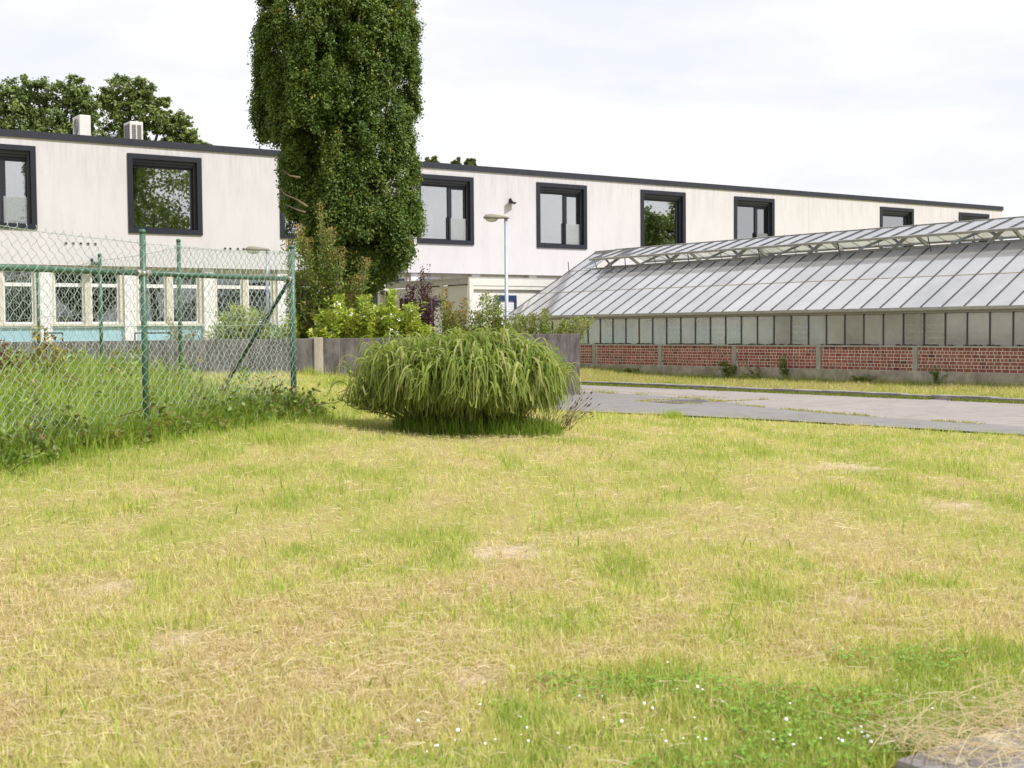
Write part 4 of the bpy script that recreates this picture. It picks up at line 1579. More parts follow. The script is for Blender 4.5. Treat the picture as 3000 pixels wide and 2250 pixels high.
# ---- broad trees behind
def broad_tree(name, label, base, blobs, nper, ln, cols, group=None, seed=0, gap=.25, K=90, trunk=True, limbs=7, cat='tree'):
    """blobs: list of (centre, radii)"""
    o = empty(name, tuple(base))
    tag(o, label, cat, group)
    cs, ds, rs = [], [], []
    for (c, r) in blobs:
        c = np.array(c)
        r = np.array(r)
        v = unit(rng.normal(size=(K, 3)))
        q = rng.uniform(.25, 1.18, (K, 1)) ** .7
        p = c + v * q * r
        keep = rng.random(K) > gap
        cs.append(p[keep])
        ds.append(v[keep])
        sz_ = np.mean(r) * rng.uniform(.12, .24, (K, 1)) * np.array([[1, 1, .8]])
        rs.append(sz_[keep])
    cs, ds, rs = np.concatenate(cs), np.concatenate(ds), np.concatenate(rs)
    v, f, t = clump_leaves(cs, ds, nper, rs, ln, .6, cols, .25, soft=.7)
    np_mesh('crown', v, f, MAT['leaf'], t, o, tuple(base))
    if trunk:
        b = Vector(base)
        c0_ = Vector(np.mean([np.array(c) for c, r in blobs], axis=0))
        m_ = MB()
        tube_np(m_, [b - Vector((0, 0, .3)), b.lerp(c0_, .4), b.lerp(c0_, .8)], .35, .18, 8)
        m_.build('trunk', MAT['bark'], o, True, tuple(base))
        for c, r in blobs[:limbs]:
            m_ = MB()
            c = Vector(c)
            s0 = b.lerp(c0_, random.uniform(.45, .8))
            tube_np(m_, [s0, s0.lerp(c, .5) + Vector((random.uniform(-.3, .3), 0, .2)), c, c + Vector((random.uniform(-1, 1) * r[0] * .6, 0, r[2] * .6))], .14, .025, 6)
            m_.build('branch', MAT['bark'], o, True, tuple(base))
    return o


BTY = 66.0
mpp = BTY / FPX
treec = [(.155, .215, .06), (.185, .245, .065), (.13, .185, .05), (.22, .28, .08)]
def bl(px, py, rpx, rpy=None, dy=0):
    return (tuple(W(px, py, BTY + dy)), (rpx * mpp, rpx * mpp * .9, (rpy or rpx) * mpp))
base1 = W(150, 900, BTY)
base1[2] = 0
broad_tree('broadleaf_tree', 'wide dark green tree crown behind the roof at the far left', base1,
           [bl(30, 290, 62, 55), bl(110, 270, 55, 48), bl(60, 355, 75, 52), bl(170, 335, 65, 58), bl(212, 262, 48, 42), bl(255, 320, 40, 48), bl(-40, 330, 60, 60), bl(150, 405, 70, 40), bl(25, 420, 60, 40), bl(230, 390, 45, 45)], 40, .19, treec, 'broad trees beyond the flat roof', K=58, gap=.22)
base2 = W(420, 900, BTY + 4)
base2[2] = 0
BTY = 70.0
mpp = BTY / FPX
broad_tree('broadleaf_tree', 'looser tree crown behind the roof between fan units and columnar oak', base2,
           [bl(375, 260, 52, 42), bl(420, 270, 40, 38), bl(320, 290, 35, 30), bl(350, 325, 50, 38), bl(425, 330, 50, 40), bl(330, 395, 50, 42), bl(470, 360, 42, 40), bl(520, 360, 34, 34), bl(400, 400, 42, 30), bl(500, 420, 36, 24), bl(548, 395, 28, 24), bl(585, 428, 26, 12), bl(480, 300, 22, 12)], 40, .18,
           [(.18, .24, .065), (.21, .27, .07), (.15, .21, .055), (.25, .30, .085)], 'broad trees beyond the flat roof', K=52, gap=.22)
# tips of conifers behind the roof, right of the oak
BTY = 68.0
mpp = BTY / FPX
for (px, py, w, lab) in ((1262, 478, 24, 'green treetop showing over the roof edge beside the oak'), (1336, 482, 13, 'narrow pointed treetop over the roof edge, middle of three'), (1378, 480, 15, 'narrow pointed treetop over the roof edge, farthest from the oak')):
    b = W(px, 900, BTY)
    b[2] = 0
    broad_tree('conifer', lab, b, [bl(px, py + 8, w, 12), bl(px, py + 22, w * 1.3, 16), bl(px - w * .5, py, w * .4, 12), bl(px + w * .45, py - 4, w * .35, 14), bl(px, py + 60, w * 1.6, 40)], 60, .22,
               [(.13, .19, .05), (.16, .21, .055), (.20, .21, .06)], 'treetops behind the roof', K=16, gap=.1, limbs=0)
# trees out to the right that the window panes mirror
for (x, y, h, r, lab) in ((31.5, 15.0, 16.5, 6.5, 'large tree on the right outside the picture, mirrored in a pane'), (46, 50.0, 11.0, 4.0, 'round tree on the far right outside the picture, mirrored in a pane')):
    rt = random.Random(int(x))
    bs = [((x + rt.uniform(-r, r) * .7, y + rt.uniform(-r, r) * .7, h * rt.uniform(.45, .9)), (r * .5, r * .5, r * .42)) for _ in range(12)]
    broad_tree('broadleaf_tree', lab, (x, y, 0), bs, 34, .32, treec, 'trees mirrored in the window panes', K=46, gap=.15)


# ---- shrubs: many shoots with leaves along them
def shoots(base_pts, tips, nleaf, ln, wd, cols, droop=0.0, start=.25, spread=.06, bend=.15, var=.18, tipcols=None, up=.2):
    """returns leaf arrays and a list of polylines"""
    N = len(tips)
    a = base_pts
    mid = a * .45 + tips * .55 + rng.normal(size=(N, 3)) * bend * np.array([1, 1, .4])
    u = rng.uniform(start, 1.0, (N, nleaf)) ** .8
    uu = u[..., None]
    p = (1 - uu) ** 2 * a[:, None] + 2 * uu * (1 - uu) * mid[:, None] + uu ** 2 * tips[:, None]
    tan = unit(2 * (1 - uu) * (mid - a)[:, None] + 2 * uu * (tips - mid)[:, None])
    side = unit(rng.normal(size=p.shape))
    side = unit(side - tan * (side * tan).sum(-1, keepdims=True))
    p = p + side * spread * rng.uniform(.3, 1.2, u.shape)[..., None]
    dr = unit(side * .8 + tan * .6 + np.array([0, 0, up - droop]))
    nrm = unit(np.cross(dr, np.cross(np.array([0, 0, 1.0]), dr) + 1e-3) + rng.normal(size=p.shape) * .45)
    shootcol = palette(cols, N, .14)
    t = shootcol[:, None] * rng.uniform(1 - var, 1 + var, u.shape)[..., None]
    if tipcols is not None:
        tcn = palette(tipcols, N)[:, None]
        k = sstep(.80, 1.0, u)[..., None] * rng.uniform(.2, 1, u.shape)[..., None]
        t = t * (1 - k) + tcn * k
    L = (ln * rng.uniform(.65, 1.25, u.shape) * (1.1 - .45 * u)).ravel()
    arr = leaf_arrays(p.reshape(-1, 3), dr.reshape(-1, 3), nrm.reshape(-1, 3), L, L * wd, t.reshape(-1, 3))
    lines = [[a[i], a[i] * .25 + mid[i] * .5 + tips[i] * .25, tips[i]] for i in range(N)]
    return arr, lines


def shrub(name, label, tipspec, Y, nleaf, ln, wd, cols, basez=None, cat='shrub', group=None, stemr=.009, dY=.6, flowers=0, stem_mat='twig', stem_part='stem', tips_extra=None, **kw):
    """tipspec: (px, py, spread_px, count, base_px) measured shoots at distance Y"""
    T, Bp = [], []
    for (px, py, sp, n, bpx) in tipspec:
        for _ in range(n):
            yy = Y + random.uniform(-dY, dY)
            q = W(px + random.gauss(0, sp), py + abs(random.gauss(0, sp * .8)), yy)
            g = W(bpx + random.gauss(0, 12), 1000, Y + random.uniform(-dY, dY) * .6)
            g[2] = hz(g[0], g[1]) if basez is None else basez
            T.append(q)
            Bp.append(g)
    T, Bp = np.array(T), np.array(Bp)
    c = Bp.mean(0)
    o = empty(name, tuple(c))
    tag(o, label, cat, group)
    arr, lines = shoots(Bp, T, nleaf, ln, wd, cols, **kw)
    np_mesh('foliage', arr[0], arr[1], MAT['leaf'], arr[2], o, tuple(c))
    for l in lines[::6]:
        mb_ = MB()
        tube_np(mb_, [Vector(x) for x in l], stemr, stemr * .5, 5)
        mb_.build(stem_part, MAT[stem_mat], o, True, tuple(c))
    if flowers:
        k = rng.integers(0, len(T), flowers)
        p = T[k] * rng.uniform(.75, 1, (flowers, 1)) + Bp[k] * 0
        f_ = T[k] * .86 + Bp[k] * .14 + rng.normal(size=(flowers, 3)) * .10
        f_[:, 1] -= .08
        cs = np.repeat(f_, 5, 0) + rng.normal(size=(flowers * 5, 3)) * .022
        n_ = unit(rng.normal(size=cs.shape) + np.array([0, -1.0, .6]))
        d_ = unit(np.cross(n_, rng.normal(size=cs.shape)))
        v, f, t = leaf_arrays(cs, d_, n_, np.full(len(cs), .05), np.full(len(cs), .042), np.full((len(cs), 3), .8))
        np_mesh('blossom', v, f, MAT['petal'], t, o, tuple(c))
    return o


brownc = [(.19, .26, .055), (.16, .24, .05), (.24, .26, .07), (.14, .20, .04)]
rust = [(.34, .15, .055), (.30, .18, .055), (.25, .2, .05)]
shrub('cotoneaster', 'tall brownish green shrub with rust tipped shoots before the oak',
      [(843, 700, 8, 9, 880), (872, 652, 7, 14, 890), (862, 800, 16, 26, 880), (905, 692, 8, 14, 930), (918, 790, 14, 24, 930), (938, 590, 5, 10, 950), (968, 660, 10, 22, 960), (985, 720, 18, 30, 965), (975, 820, 22, 34, 965), (1078, 752, 6, 12, 1010),
       (1055, 800, 12, 22, 1010), (1020, 850, 18, 28, 1010), (900, 880, 30, 46, 910), (960, 900, 30, 46, 960), (880, 930, 20, 30, 885), (1010, 905, 22, 30, 1000)], 34.0, 64, .105, .6, brownc, tipcols=rust, spread=.10, start=.15)
yg = [(.42, .49, .07), (.36, .45, .06), (.48, .52, .09), (.28, .37, .055)]
shrub('mock_orange', 'yellow green flowering shrub behind the wall, right of the rusty shrub',
      [(965, 905, 20, 30, 1010), (1040, 900, 26, 50, 1045), (1130, 918, 26, 44, 1120), (1010, 905, 22, 30, 1020), (1180, 930, 26, 30, 1170), (990, 860, 12, 14, 1010), (1010, 930, 28, 44, 1030), (1065, 862, 8, 16, 1085), (1085, 900, 22, 40, 1090), (1120, 885, 18, 30, 1110), (1148, 845, 6, 12, 1130), (1160, 900, 22, 34, 1140), (1205, 880, 14, 18, 1180), (1200, 930, 26, 36, 1180), (940, 960, 20, 26, 975), (1100, 955, 40, 50, 1100), (1240, 950, 16, 18, 1210)],
      33.0, 46, .145, .55, yg, flowers=110, spread=.08, start=.3, droop=.15)
shrub('purple_shrub', 'thin purple leaved shrub in front of the grey container end',
      [(1205, 830, 9, 9, 1222), (1190, 860, 8, 8, 1220), (1250, 825, 9, 8, 1232), (1262, 860, 9, 8, 1235), (1232, 790, 6, 4, 1228), (1215, 880, 16, 16, 1225), (1245, 900, 12, 12, 1232), (1200, 920, 14, 10, 1222), (1240, 770, 8, 3, 1230)], 35.5, 64, .085, .7,
      [(.075, .026, .036), (.10, .034, .044), (.058, .022, .028)], spread=.08, start=.35)
mixg = [(.22, .30, .06), (.28, .32, .08), (.17, .25, .05), (.30, .28, .09)]
shrub('viburnum', 'upright narrow shrub in front of the white container corner',
      [(1302, 842, 5, 10, 1325), (1312, 880, 10, 24, 1325), (1325, 915, 14, 24, 1328), (1362, 868, 7, 8, 1360), (1352, 905, 10, 12, 1350)], 33.5, 50, .095, .55, [(.26, .28, .07), (.30, .27, .09), (.19, .24, .05)], tipcols=rust, spread=.07)
shrub('privet', 'loose light green shrub round the foot of the street lamp',
      [(1415, 858, 6, 8, 1410), (1430, 855, 6, 6, 1425), (1455, 862, 7, 14, 1455), (1450, 900, 16, 30, 1450), (1395, 905, 16, 22, 1395), (1410, 945, 28, 40, 1415), (1345, 950, 24, 30, 1350), (1300, 965, 20, 20, 1300), (1475, 930, 18, 26, 1475), (1450, 970, 24, 26, 1450), (1380, 975, 30, 24, 1380)], 33.0, 38, .115, .48, mixg, flowers=26, spread=.09, start=.3)
shrub('elder', 'green shrub with a long level branch reaching along the greenhouse gutter',
      [(1520, 915, 9, 16, 1530), (1545, 925, 12, 18, 1545), (1562, 912, 8, 14, 1560), (1595, 900, 8, 18, 1590), (1600, 935, 18, 30, 1595), (1540, 965, 20, 24, 1540), (1625, 960, 14, 18, 1610), (1665, 930, 12, 20, 1600), (1700, 927, 10, 22, 1600), (1728, 930, 7, 18, 1600), (1645, 935, 10, 16, 1600)], 35.0, 38, .11, .48, mixg + [(.26, .27, .06)], spread=.075, start=.35, bend=.05)
shrub('spindle', 'bright leafy shrub seen through the fence beside the white lamp post',
      [(700, 885, 16, 26, 720), (660, 905, 20, 30, 690), (740, 900, 20, 30, 740), (690, 940, 30, 50, 710), (640, 950, 18, 22, 665), (780, 940, 20, 30, 770), (760, 970, 30, 36, 760), (820, 950, 16, 24, 815), (850, 920, 12, 18, 850)], 33.5, 30, .12, .55, [(.33, .41, .06), (.27, .35, .05), (.40, .45, .08)], spread=.08, start=.3)
shrub('rose_bush', 'sparse yellowish shrub seen through the fence, left of the bright one',
      [(498, 925, 6, 8, 520), (520, 950, 14, 20, 530), (560, 960, 14, 18, 555), (600, 985, 14, 14, 590), (640, 985, 14, 12, 620)], 33.0, 22, .09, .5, [(.22, .22, .06), (.18, .20, .05)], spread=.07, tipcols=rust)

# young plants behind the fence
def sapling(label, stems, Y, cols, ln, nl, name='sapling', seedcol=None, group='young plants behind the fence'):
    T, Bp = [], []
    for (x, y, bx, by) in stems:
        T.append(W(x, y, Y))
        b = W(bx, by, Y)
        b[2] = min(b[2], hz(b[0], b[1]))
        Bp.append(b)
    T, Bp = np.array(T), np.array(Bp)
    c = Bp.mean(0)
    o = empty(name, tuple(c))
    tag(o, label, 'plant', group)
    arr, lines = shoots(Bp, T, nl, ln, .72, cols, start=.4, spread=.07, bend=.05, tipcols=seedcol)
    np_mesh('foliage', arr[0], arr[1], MAT['leaf'], arr[2], o, tuple(c))
    for l in lines:
        mb_ = MB()
        tube_np(mb_, [Vector(x) for x in l], .011, .004, 5)
        mb_.build('stem', MAT['twig'], o, True, tuple(c))


sapling('young tree with broad yellow green leaves close behind the fence', [(108, 950, 140, 1095), (98, 975, 138, 1095), (130, 965, 140, 1090), (165, 985, 140, 1095), (180, 1010, 150, 1095), (150, 1010, 140, 1095), (185, 1050, 155, 1100), (85, 1040, 135, 1095)], 17.5,
        [(.36, .38, .08), (.31, .35, .07), (.40, .35, .09)], .13, 17, seedcol=[(.25, .12, .05), (.26, .24, .05)])
sapling('reddish leaved young shrub at the left edge behind the fence', [(5, 990, 20, 1100), (18, 1000, 22, 1100), (35, 1015, 30, 1100), (55, 1025, 40, 1100), (0, 1030, 10, 1100), (62, 1045, 45, 1100), (-20, 1000, 0, 1100)], 17.0,
        [(.16, .16, .04), (.20, .10, .045), (.22, .20, .05)], .085, 18, seedcol=[(.24, .07, .05), (.20, .06, .05)])

# weeds against the greenhouse plinth
weedc = [(.14, .22, .03), (.18, .26, .035), (.11, .18, .025)]
GYof = lambda px: None
def plinth_pt(px, off=.18):
    k = (px - 1500) / FPX
    s_ = ((G0[0] - GQ[0] * off) - k * (G0[1] - GQ[1] * off)) / (-GD[0] + k * GD[1])
    p = G0 - GQ * off + GD * s_
    return p
for (px, h_, n, ln, lab, w_) in ((2135, .60, 12, .10, 'bushy green weed by the plinth, left of the middle pilaster', .16), (2300, .75, 6, .12, 'tall single leafy weed by the plinth, right of the middle pilaster', .10), (2225, .52, 6, .085, 'leaning yellowish weed by the plinth between two green weeds', .22),
                                 (2750, .55, 9, .08, 'spindly weed by the plinth near the right picture edge', .22), (2535, .22, 16, .08, 'low dark leafy weed by the plinth under the long brick bay', .26), (1850, .22, 12, .09, 'low green weed by the plinth near the wall end', .18)):
    p = plinth_pt(px)
    b = np.array([p[0], p[1], hz(p[0], p[1]) - .02])
    o = empty('weed', tuple(b))
    tag(o, lab, 'plant', 'weeds along the greenhouse plinth')
    lean = .35 if 'leaning' in lab else 0
    T = b + np.stack([rng.normal(0, w_, n) - lean * .8, rng.normal(0, .06, n) + lean * .3, h_ * rng.uniform(.55, 1.0, n)], 1)
    T[0, 2] = b[2] + h_
    arr, lines = shoots(np.repeat(b[None], n, 0) + rng.normal(size=(n, 3)) * np.array([.05, .03, 0]), T, 24, ln, .5, weedc if 'yellow' not in lab else [(.25, .27, .06), (.2, .2, .06)], spread=.05, bend=.04, start=.15)
    np_mesh('foliage', arr[0], arr[1], MAT['leaf'], arr[2], o, tuple(b))
    for l in lines:
        mb_ = MB()
        tube_np(mb_, [Vector(x) for x in l], .006, .003, 4)
        mb_.build('stem', MAT['twig'], o, True, tuple(b))

# ---- ornamental grass clump
mc = on_ground(1385, 1240)
mc = np.array([-.53, 16.1, hz(-.53, 16.1)])
mis = empty('ornamental_grass', tuple(mc))
tag(mis, 'large arching clump of ornamental grass in the middle of the meadow', 'ornamental grass')
N = 460
ba = rng.uniform(0, 2 * math.pi, N)
br = np.sqrt(rng.random(N))
bx = mc[0] + br * np.cos(ba) * .52
by = mc[1] + br * np.sin(ba) * .38
zc = height(bx, by)
hgt = rng.uniform(.98, 1.24, N) * (1 - .30 * br ** 2) * (1 + .07 * (vnoise(bx * 3.1 + 9, by * 3.1, 77) - .5) * 2)
# stems lean outward from the middle
lean = np.stack([np.cos(ba) * br, np.sin(ba) * br], 1) * np.array([.70, .55]) * rng.uniform(.6, 1.15, (N, 1)) + rng.normal(size=(N, 2)) * .08
lean[:, 0] -= .05
P0 = np.stack([bx, by, zc], 1)
P2 = P0 + np.stack([lean[:, 0], lean[:, 1], hgt], 1)
# a few canes fallen over to the left
lay = 13
P0[:lay] = mc + np.stack([rng.uniform(-.62, -.45, lay), rng.uniform(-.25, .1, lay), np.zeros(lay) + .03], 1)
P2[:lay] = P0[:lay] + np.stack([rng.uniform(-.95, -.65, lay), rng.uniform(-.2, .1, lay), rng.uniform(.32, .62, lay)], 1)
mb = MB()
for i in range(N):
    tube_np(mb, [Vector(P0[i]), Vector(P0[i] * .5 + P2[i] * .5 + np.array([0, 0, .04])), Vector(P2[i])], .006, .004, 4)
mb.build('cane', MAT['twig'], mis, True, tuple(mc))['kind'] = 'stuff'
nl = 18
u = rng.uniform(.34, 1.0, (N, nl))
u = np.where(br[:, None] > .55, np.maximum(u, rng.uniform(.60, .75, (N, nl))), u)
u[:, :5] = rng.uniform(.86, 1.0, (N, 5))
st = P0[:, None] * (1 - u[..., None]) + P2[:, None] * u[..., None]
out = unit(np.concatenate([lean, np.zeros((N, 1))], 1))[:, None] * .9
th = rng.uniform(0, 2 * math.pi, (N, nl))
hd_ = np.stack([np.cos(th), np.sin(th), np.zeros_like(th)], -1) * .75 + out * rng.uniform(.2, 1.0, (N, nl, 1)) + np.array([.04, -.18, 0])
hd_ = unit(hd_)
Ln = rng.uniform(.30, .76, (N, nl)) * (1 - .28 * br[:, None] ** 2)
rise = rng.uniform(.10, .26, (N, nl)) * u
s8 = np.linspace(0, 1, 9)
# each leaf goes up and out, then hangs
hor = (1 - (1 - s8) ** 2.0)
fall = rng.uniform(.30, .92, (N, nl))
ver = lambda r, L: r[..., None] * 2.4 * s8 * (1 - s8) * 1.6 - (L * fall)[..., None] * s8 ** 2.1
PP = st[:, :, None, :] + hd_[:, :, None, :] * (Ln * rng.uniform(.40, .80, (N, nl)))[:, :, None, None] * hor[None, None, :, None]
PP[..., 2] += ver(rise, Ln)
sway = rng.normal(size=(N, nl, 1, 3)) * .09 * s8[None, None, :, None] ** 2
PP = PP + sway * np.array([1, 1, .3])
PP = PP.reshape(-1, 9, 3)
gz_ = mc[2] + .05
ro = np.sqrt(((PP[..., 0] - mc[0]) / 1.45) ** 2 + ((PP[..., 1] - mc[1]) / 1.0) ** 2)
PP[..., 2] = np.maximum(PP[..., 2], gz_ + .50 * np.clip(ro - .48, 0, 1) + rng.uniform(0, .26, (len(PP), 1)) * s8[None])
hdf = hd_.reshape(-1, 3)
side = unit(np.cross(hdf, np.array([0, 0, 1.0])) + rng.normal(size=hdf.shape) * .35)
wdt = np.array([.35, .75, 1, 1, .95, .85, .7, .45, .06]) * .0108
tint = palette([(.26, .32, .07), (.32, .37, .10), (.21, .28, .055), (.40, .42, .16), (.17, .24, .045)], len(PP), .15)
v, f, t = strips(PP, wdt[None, :] * rng.uniform(.8, 1.25, (len(PP), 1)), side, tint)
np_mesh('leaves', v, f, MAT['blade'], t, mis, tuple(mc))

# dry stalks with dark seed heads right of the clump
sk = on_ground(1640, 1262)
o = empty('seed_stalks', tuple(sk))
tag(o, 'thin dry stalks with dark seed heads leaning right of the grass clump', 'plant')
n = 46
B = sk + np.stack([rng.uniform(-.28, .12, n), rng.uniform(-.15, .2, n), np.full(n, -.02)], 1)
T = B + np.stack([rng.uniform(.05, .42, n), rng.uniform(-.1, .1, n), rng.uniform(.18, .56, n)], 1)
mb = MB()
mh = MB()
for i in range(n):
    tube_np(mb, [Vector(B[i]), Vector(B[i] * .5 + T[i] * .5 + np.array([-.02, 0, .03])), Vector(T[i])], .0035, .002, 4)
    d_ = unit(T[i] - B[i])
    mh.tube([Vector(T[i]), Vector(T[i] + d_ * .02), Vector(T[i] + d_ * .05)], [.003, .008, .002], 5)
mb.build('stalk', MAT['twig'], o, True, tuple(sk))['kind'] = 'stuff'
MAT['seed'] = plain('seed_head', (.06, .045, .03), .9)
mh.build('seed_head', MAT['seed'], o, True, tuple(sk))['kind'] = 'stuff'

# ------------------------------------------------------------------ grasses
def blades(x, y, z, ln, wd, lean, tint, segs=3, curl=.5, flatdir=None):
    n = len(x)
    P0 = np.stack([x, y, z], 1)
    th = rng.uniform(0, 2 * math.pi, n)
    hdv = np.stack([np.cos(th), np.sin(th), np.zeros(n)], 1)
    s = np.linspace(0, 1, segs)
    a = np.clip(lean, 0, 1.5)[:, None]
    ang_ = a * (.5 + curl * s[None, :])
    step = ln[:, None] / (segs - 1)
    dx = np.sin(ang_) * step
    dz = np.cos(ang_) * step
    hx = np.concatenate([np.zeros((n, 1)), np.cumsum(dx[:, 1:], 1)], 1)
    hv = np.concatenate([np.zeros((n, 1)), np.cumsum(dz[:, 1:], 1)], 1)
    P = P0[:, None] + hdv[:, None] * hx[..., None]
    P[..., 2] += hv
    th2 = th + math.pi / 2 + rng.normal(0, .7, n)
    side = np.stack([np.cos(th2), np.sin(th2), np.zeros(n)], 1)
    prof = {2: [1, .12], 3: [.9, 1, .1], 4: [.8, 1, .75, .08], 5: [.7, 1, .9, .6, .06]}[segs]
    return strips(P, wd[:, None] * .5 * np.array(prof)[None], side, tint)


def merge(parts):
    V, Q, T = [], [], []
    o = 0
    for v, q, t in parts:
        V.append(v)
        Q.append(q + o)
        T.append(t)
        o += len(v)
    return np.concatenate(V), np.concatenate(Q), np.concatenate(T)


def in_plot(x, y):
    """behind the fence"""
    t1 = (x - FL[0]) * (FB - FL)[1] - (y - FL[1]) * (FB - FL)[0]
    t2 = (x - FB[0]) * (FC - FB)[1] - (y - FB[1]) * (FC - FB)[0]
    return (t1 < 0) & (t2 < 0)


def wall_side(x, y):
    return (x - WALL_R[0]) * BN[0] + (y - WALL_R[1]) * BN[1]     # > 0 on the meadow side


def lawn(n, r0, r1, segs, lmin, lmax, w0):
    r = np.exp(rng.uniform(math.log(r0), math.log(r1), n))
    az = rng.uniform(-.47, .47, n)
    x, y = r * np.sin(az), r * np.cos(az)
    sd = road_sd(x, y)
    ok = (sd < .02 + .10 * (rng.random(n) - .5)) & (wall_side(x, y) > .05) & ~in_plot(x, y)
    b = bareness(x, y)
    ok &= rng.random(n) > b * .80
    ok &= ~(((x - ed0[0]) * BN[0] + (y - ed0[1]) * BN[1] > .02) & (y < 6.5))
    x, y, r = x[ok], y[ok], r[ok]
    g = greenness(x, y)
    # clumpy: mow lower density between tufts
    tuft = fbm(x * 11, y * 11, 21, 2)
    ok = rng.random(len(x)) < .25 + 1.1 * tuft
    x, y, r, g, tuft = x[ok], y[ok], r[ok], g[ok], tuft[ok]
    m = len(x)
    z = height(x, y) - .006
    far = np.maximum(1, r / 9.0)
    long_ = fbm(x * 2.1, y * 2.1, 41, 2)
    L = rng.uniform(lmin, lmax, m) * (.6 + .8 * long_) * (1 + .25 * (far - 1))
    Wd = w0 * rng.uniform(.7, 1.3, m) * far
    lean = np.abs(rng.normal(.55, .40, m)) + (1 - g) * .35
    return blades(x, y, z, L, Wd, lean, lawn_tint(g, m), segs)


parts = [lawn(300000, 3.9, 9.5, 3, .035, .085, .0042), lawn(330000, 9.5, 33, 2, .04, .085, .0042)]
v, q, t = merge(parts)
tag(np_mesh('grass', v, q, MAT['blade'], t), 'short mown grass, half dried to straw', kind='stuff')

# loose clippings lying on the lawn
n = 60000
r = np.exp(rng.uniform(math.log(3.9), math.log(22), n))
az = rng.uniform(-.47, .47, n)
x, y = r * np.sin(az), r * np.cos(az)
g = greenness(x, y)
ok = (road_sd(x, y) < -.05) & ~in_plot(x, y) & (rng.random(n) < 1.08 - g) & ~(((x - ed0[0]) * BN[0] + (y - ed0[1]) * BN[1] > .02) & (y < 6.5))
x, y, r = x[ok], y[ok], r[ok]
n = len(x)
z = height(x, y) + rng.uniform(.004, .045, n)
th = rng.uniform(-1.6, 1.6, n) * .8 + .1
L = rng.uniform(.02, .10, n) * (1 + .9 * (rng.random(n) < .06))
s = np.linspace(-.5, .5, 3)
d_ = np.stack([np.cos(th), np.sin(th), rng.normal(0, .13, n)], 1)
P = np.stack([x, y, z], 1)[:, None] + d_[:, None] * (s[None, :, None] * L[:, None, None])
P[:, 1, 2] += rng.normal(.004, .006, n)
P[:, 1, :2] += rng.normal(0, .010, (n, 2)) * L[:, None] * 3
side = unit(np.cross(d_, np.array([0, -.5, 1.0]) + rng.normal(size=(n, 3)) * .3))
wd = .0016 * np.maximum(1, r / 8) * rng.uniform(.7, 1.4, n)
tint = palette([(.64, .54, .34), (.58, .48, .28), (.70, .62, .42), (.50, .39, .22)], n, .15)
v, q, t = strips(P, wd[:, None] * np.ones((1, 3)), side, tint)
tag(np_mesh('straw', v, q, MAT['blade'], t), 'dry grass clippings scattered over the lawn', kind='stuff')

# long stalks lying over the edging stones
n = 900
ux = rng.uniform(-.05, 1.5, n)
uy = rng.normal(.10, .19, n)
px_ = ed0[0] + BD[0] * ux - BN[0] * uy * -1
py_ = ed0[1] + BD[1] * ux - BN[1] * uy * -1
th = rng.uniform(0, math.pi, n)
L = rng.uniform(.08, .34, n)
d_ = np.stack([np.cos(th), np.sin(th), rng.normal(.05, .12, n)], 1)
s = np.linspace(-.5, .5, 5)
P = np.stack([px_, py_, rng.uniform(.045, .11, n)], 1)[:, None] + d_[:, None] * (s[None, :, None] * L[:, None, None])
P[..., 2] += .02 * (1 - (2 * s) ** 2)[None] * rng.uniform(-.2, 1, (n, 1))
side = unit(np.cross(d_, np.array([0, -.4, 1.0]) + rng.normal(size=(n, 3)) * .3))
v, q, t = strips(P, .0013 * np.array([.7, 1, 1, 1, .5])[None] * rng.uniform(.7, 1.4, (n, 1)), side, palette([(.60, .49, .30), (.52, .40, .24), (.66, .57, .38)], n))
tag(np_mesh('straw', v, q, MAT['blade'], t), 'heap of dry stalks lying across the edging stones', kind='stuff')

# rank grass inside the fence and along its foot
n = 60000
y = rng.uniform(11, 26, n)
x = rng.uniform(-10.5, -2.2, n)
ok = in_plot(x, y) & (wall_side(x, y) > .1) & (x / y > -.50)
x, y = x[ok], y[ok]
m = len(x)
dryp = sstep(-5.5, -4.0, x - (y - 18) * .5) * (y > 17)
L = rng.uniform(.18, .56, m) * (1 - .66 * dryp) * (.7 + .6 * fbm(x * 1.5, y * 1.5, 61, 2))
tint = palette([(.31, .43, .06), (.25, .37, .05), (.37, .47, .08), (.43, .47, .11), (.20, .31, .045)], m, .15)
dm = (rng.random(m) < dryp * .65)[:, None]
tint = np.where(dm, palette([(.60, .56, .24), (.64, .57, .29)], m), tint)
a1 = blades(x, y, height(x, y) - .01, L, rng.uniform(.007, .013, m), np.abs(rng.normal(.4, .3, m)), tint, 4, .9)
n = 15000
f_ = rng.uniform(-.1, 1.08, n)
dlt = rng.exponential(.16, n) - .10
nF = np.array([dF[1], -dF[0]])
x = FL[0] + (FB - FL)[0] * f_ + nF[0] * dlt
y = FL[1] + (FB - FL)[1] * f_ + nF[1] * dlt
L = rng.uniform(.12, .42, n) * np.exp(-np.maximum(dlt, 0) * 1.9)
a2 = blades(x, y, height(x, y) - .01, L, rng.uniform(.006, .011, n), np.abs(rng.normal(.42, .3, n)), palette([(.27, .39, .05), (.33, .44, .07), (.21, .32, .045), (.40, .44, .10)], n), 4, .9)
v, q, t = merge([a1, a2])
tag(np_mesh('tall_grass', v, q, MAT['blade'], t), 'tall lush green grass inside and along the chain link fence', kind='stuff')

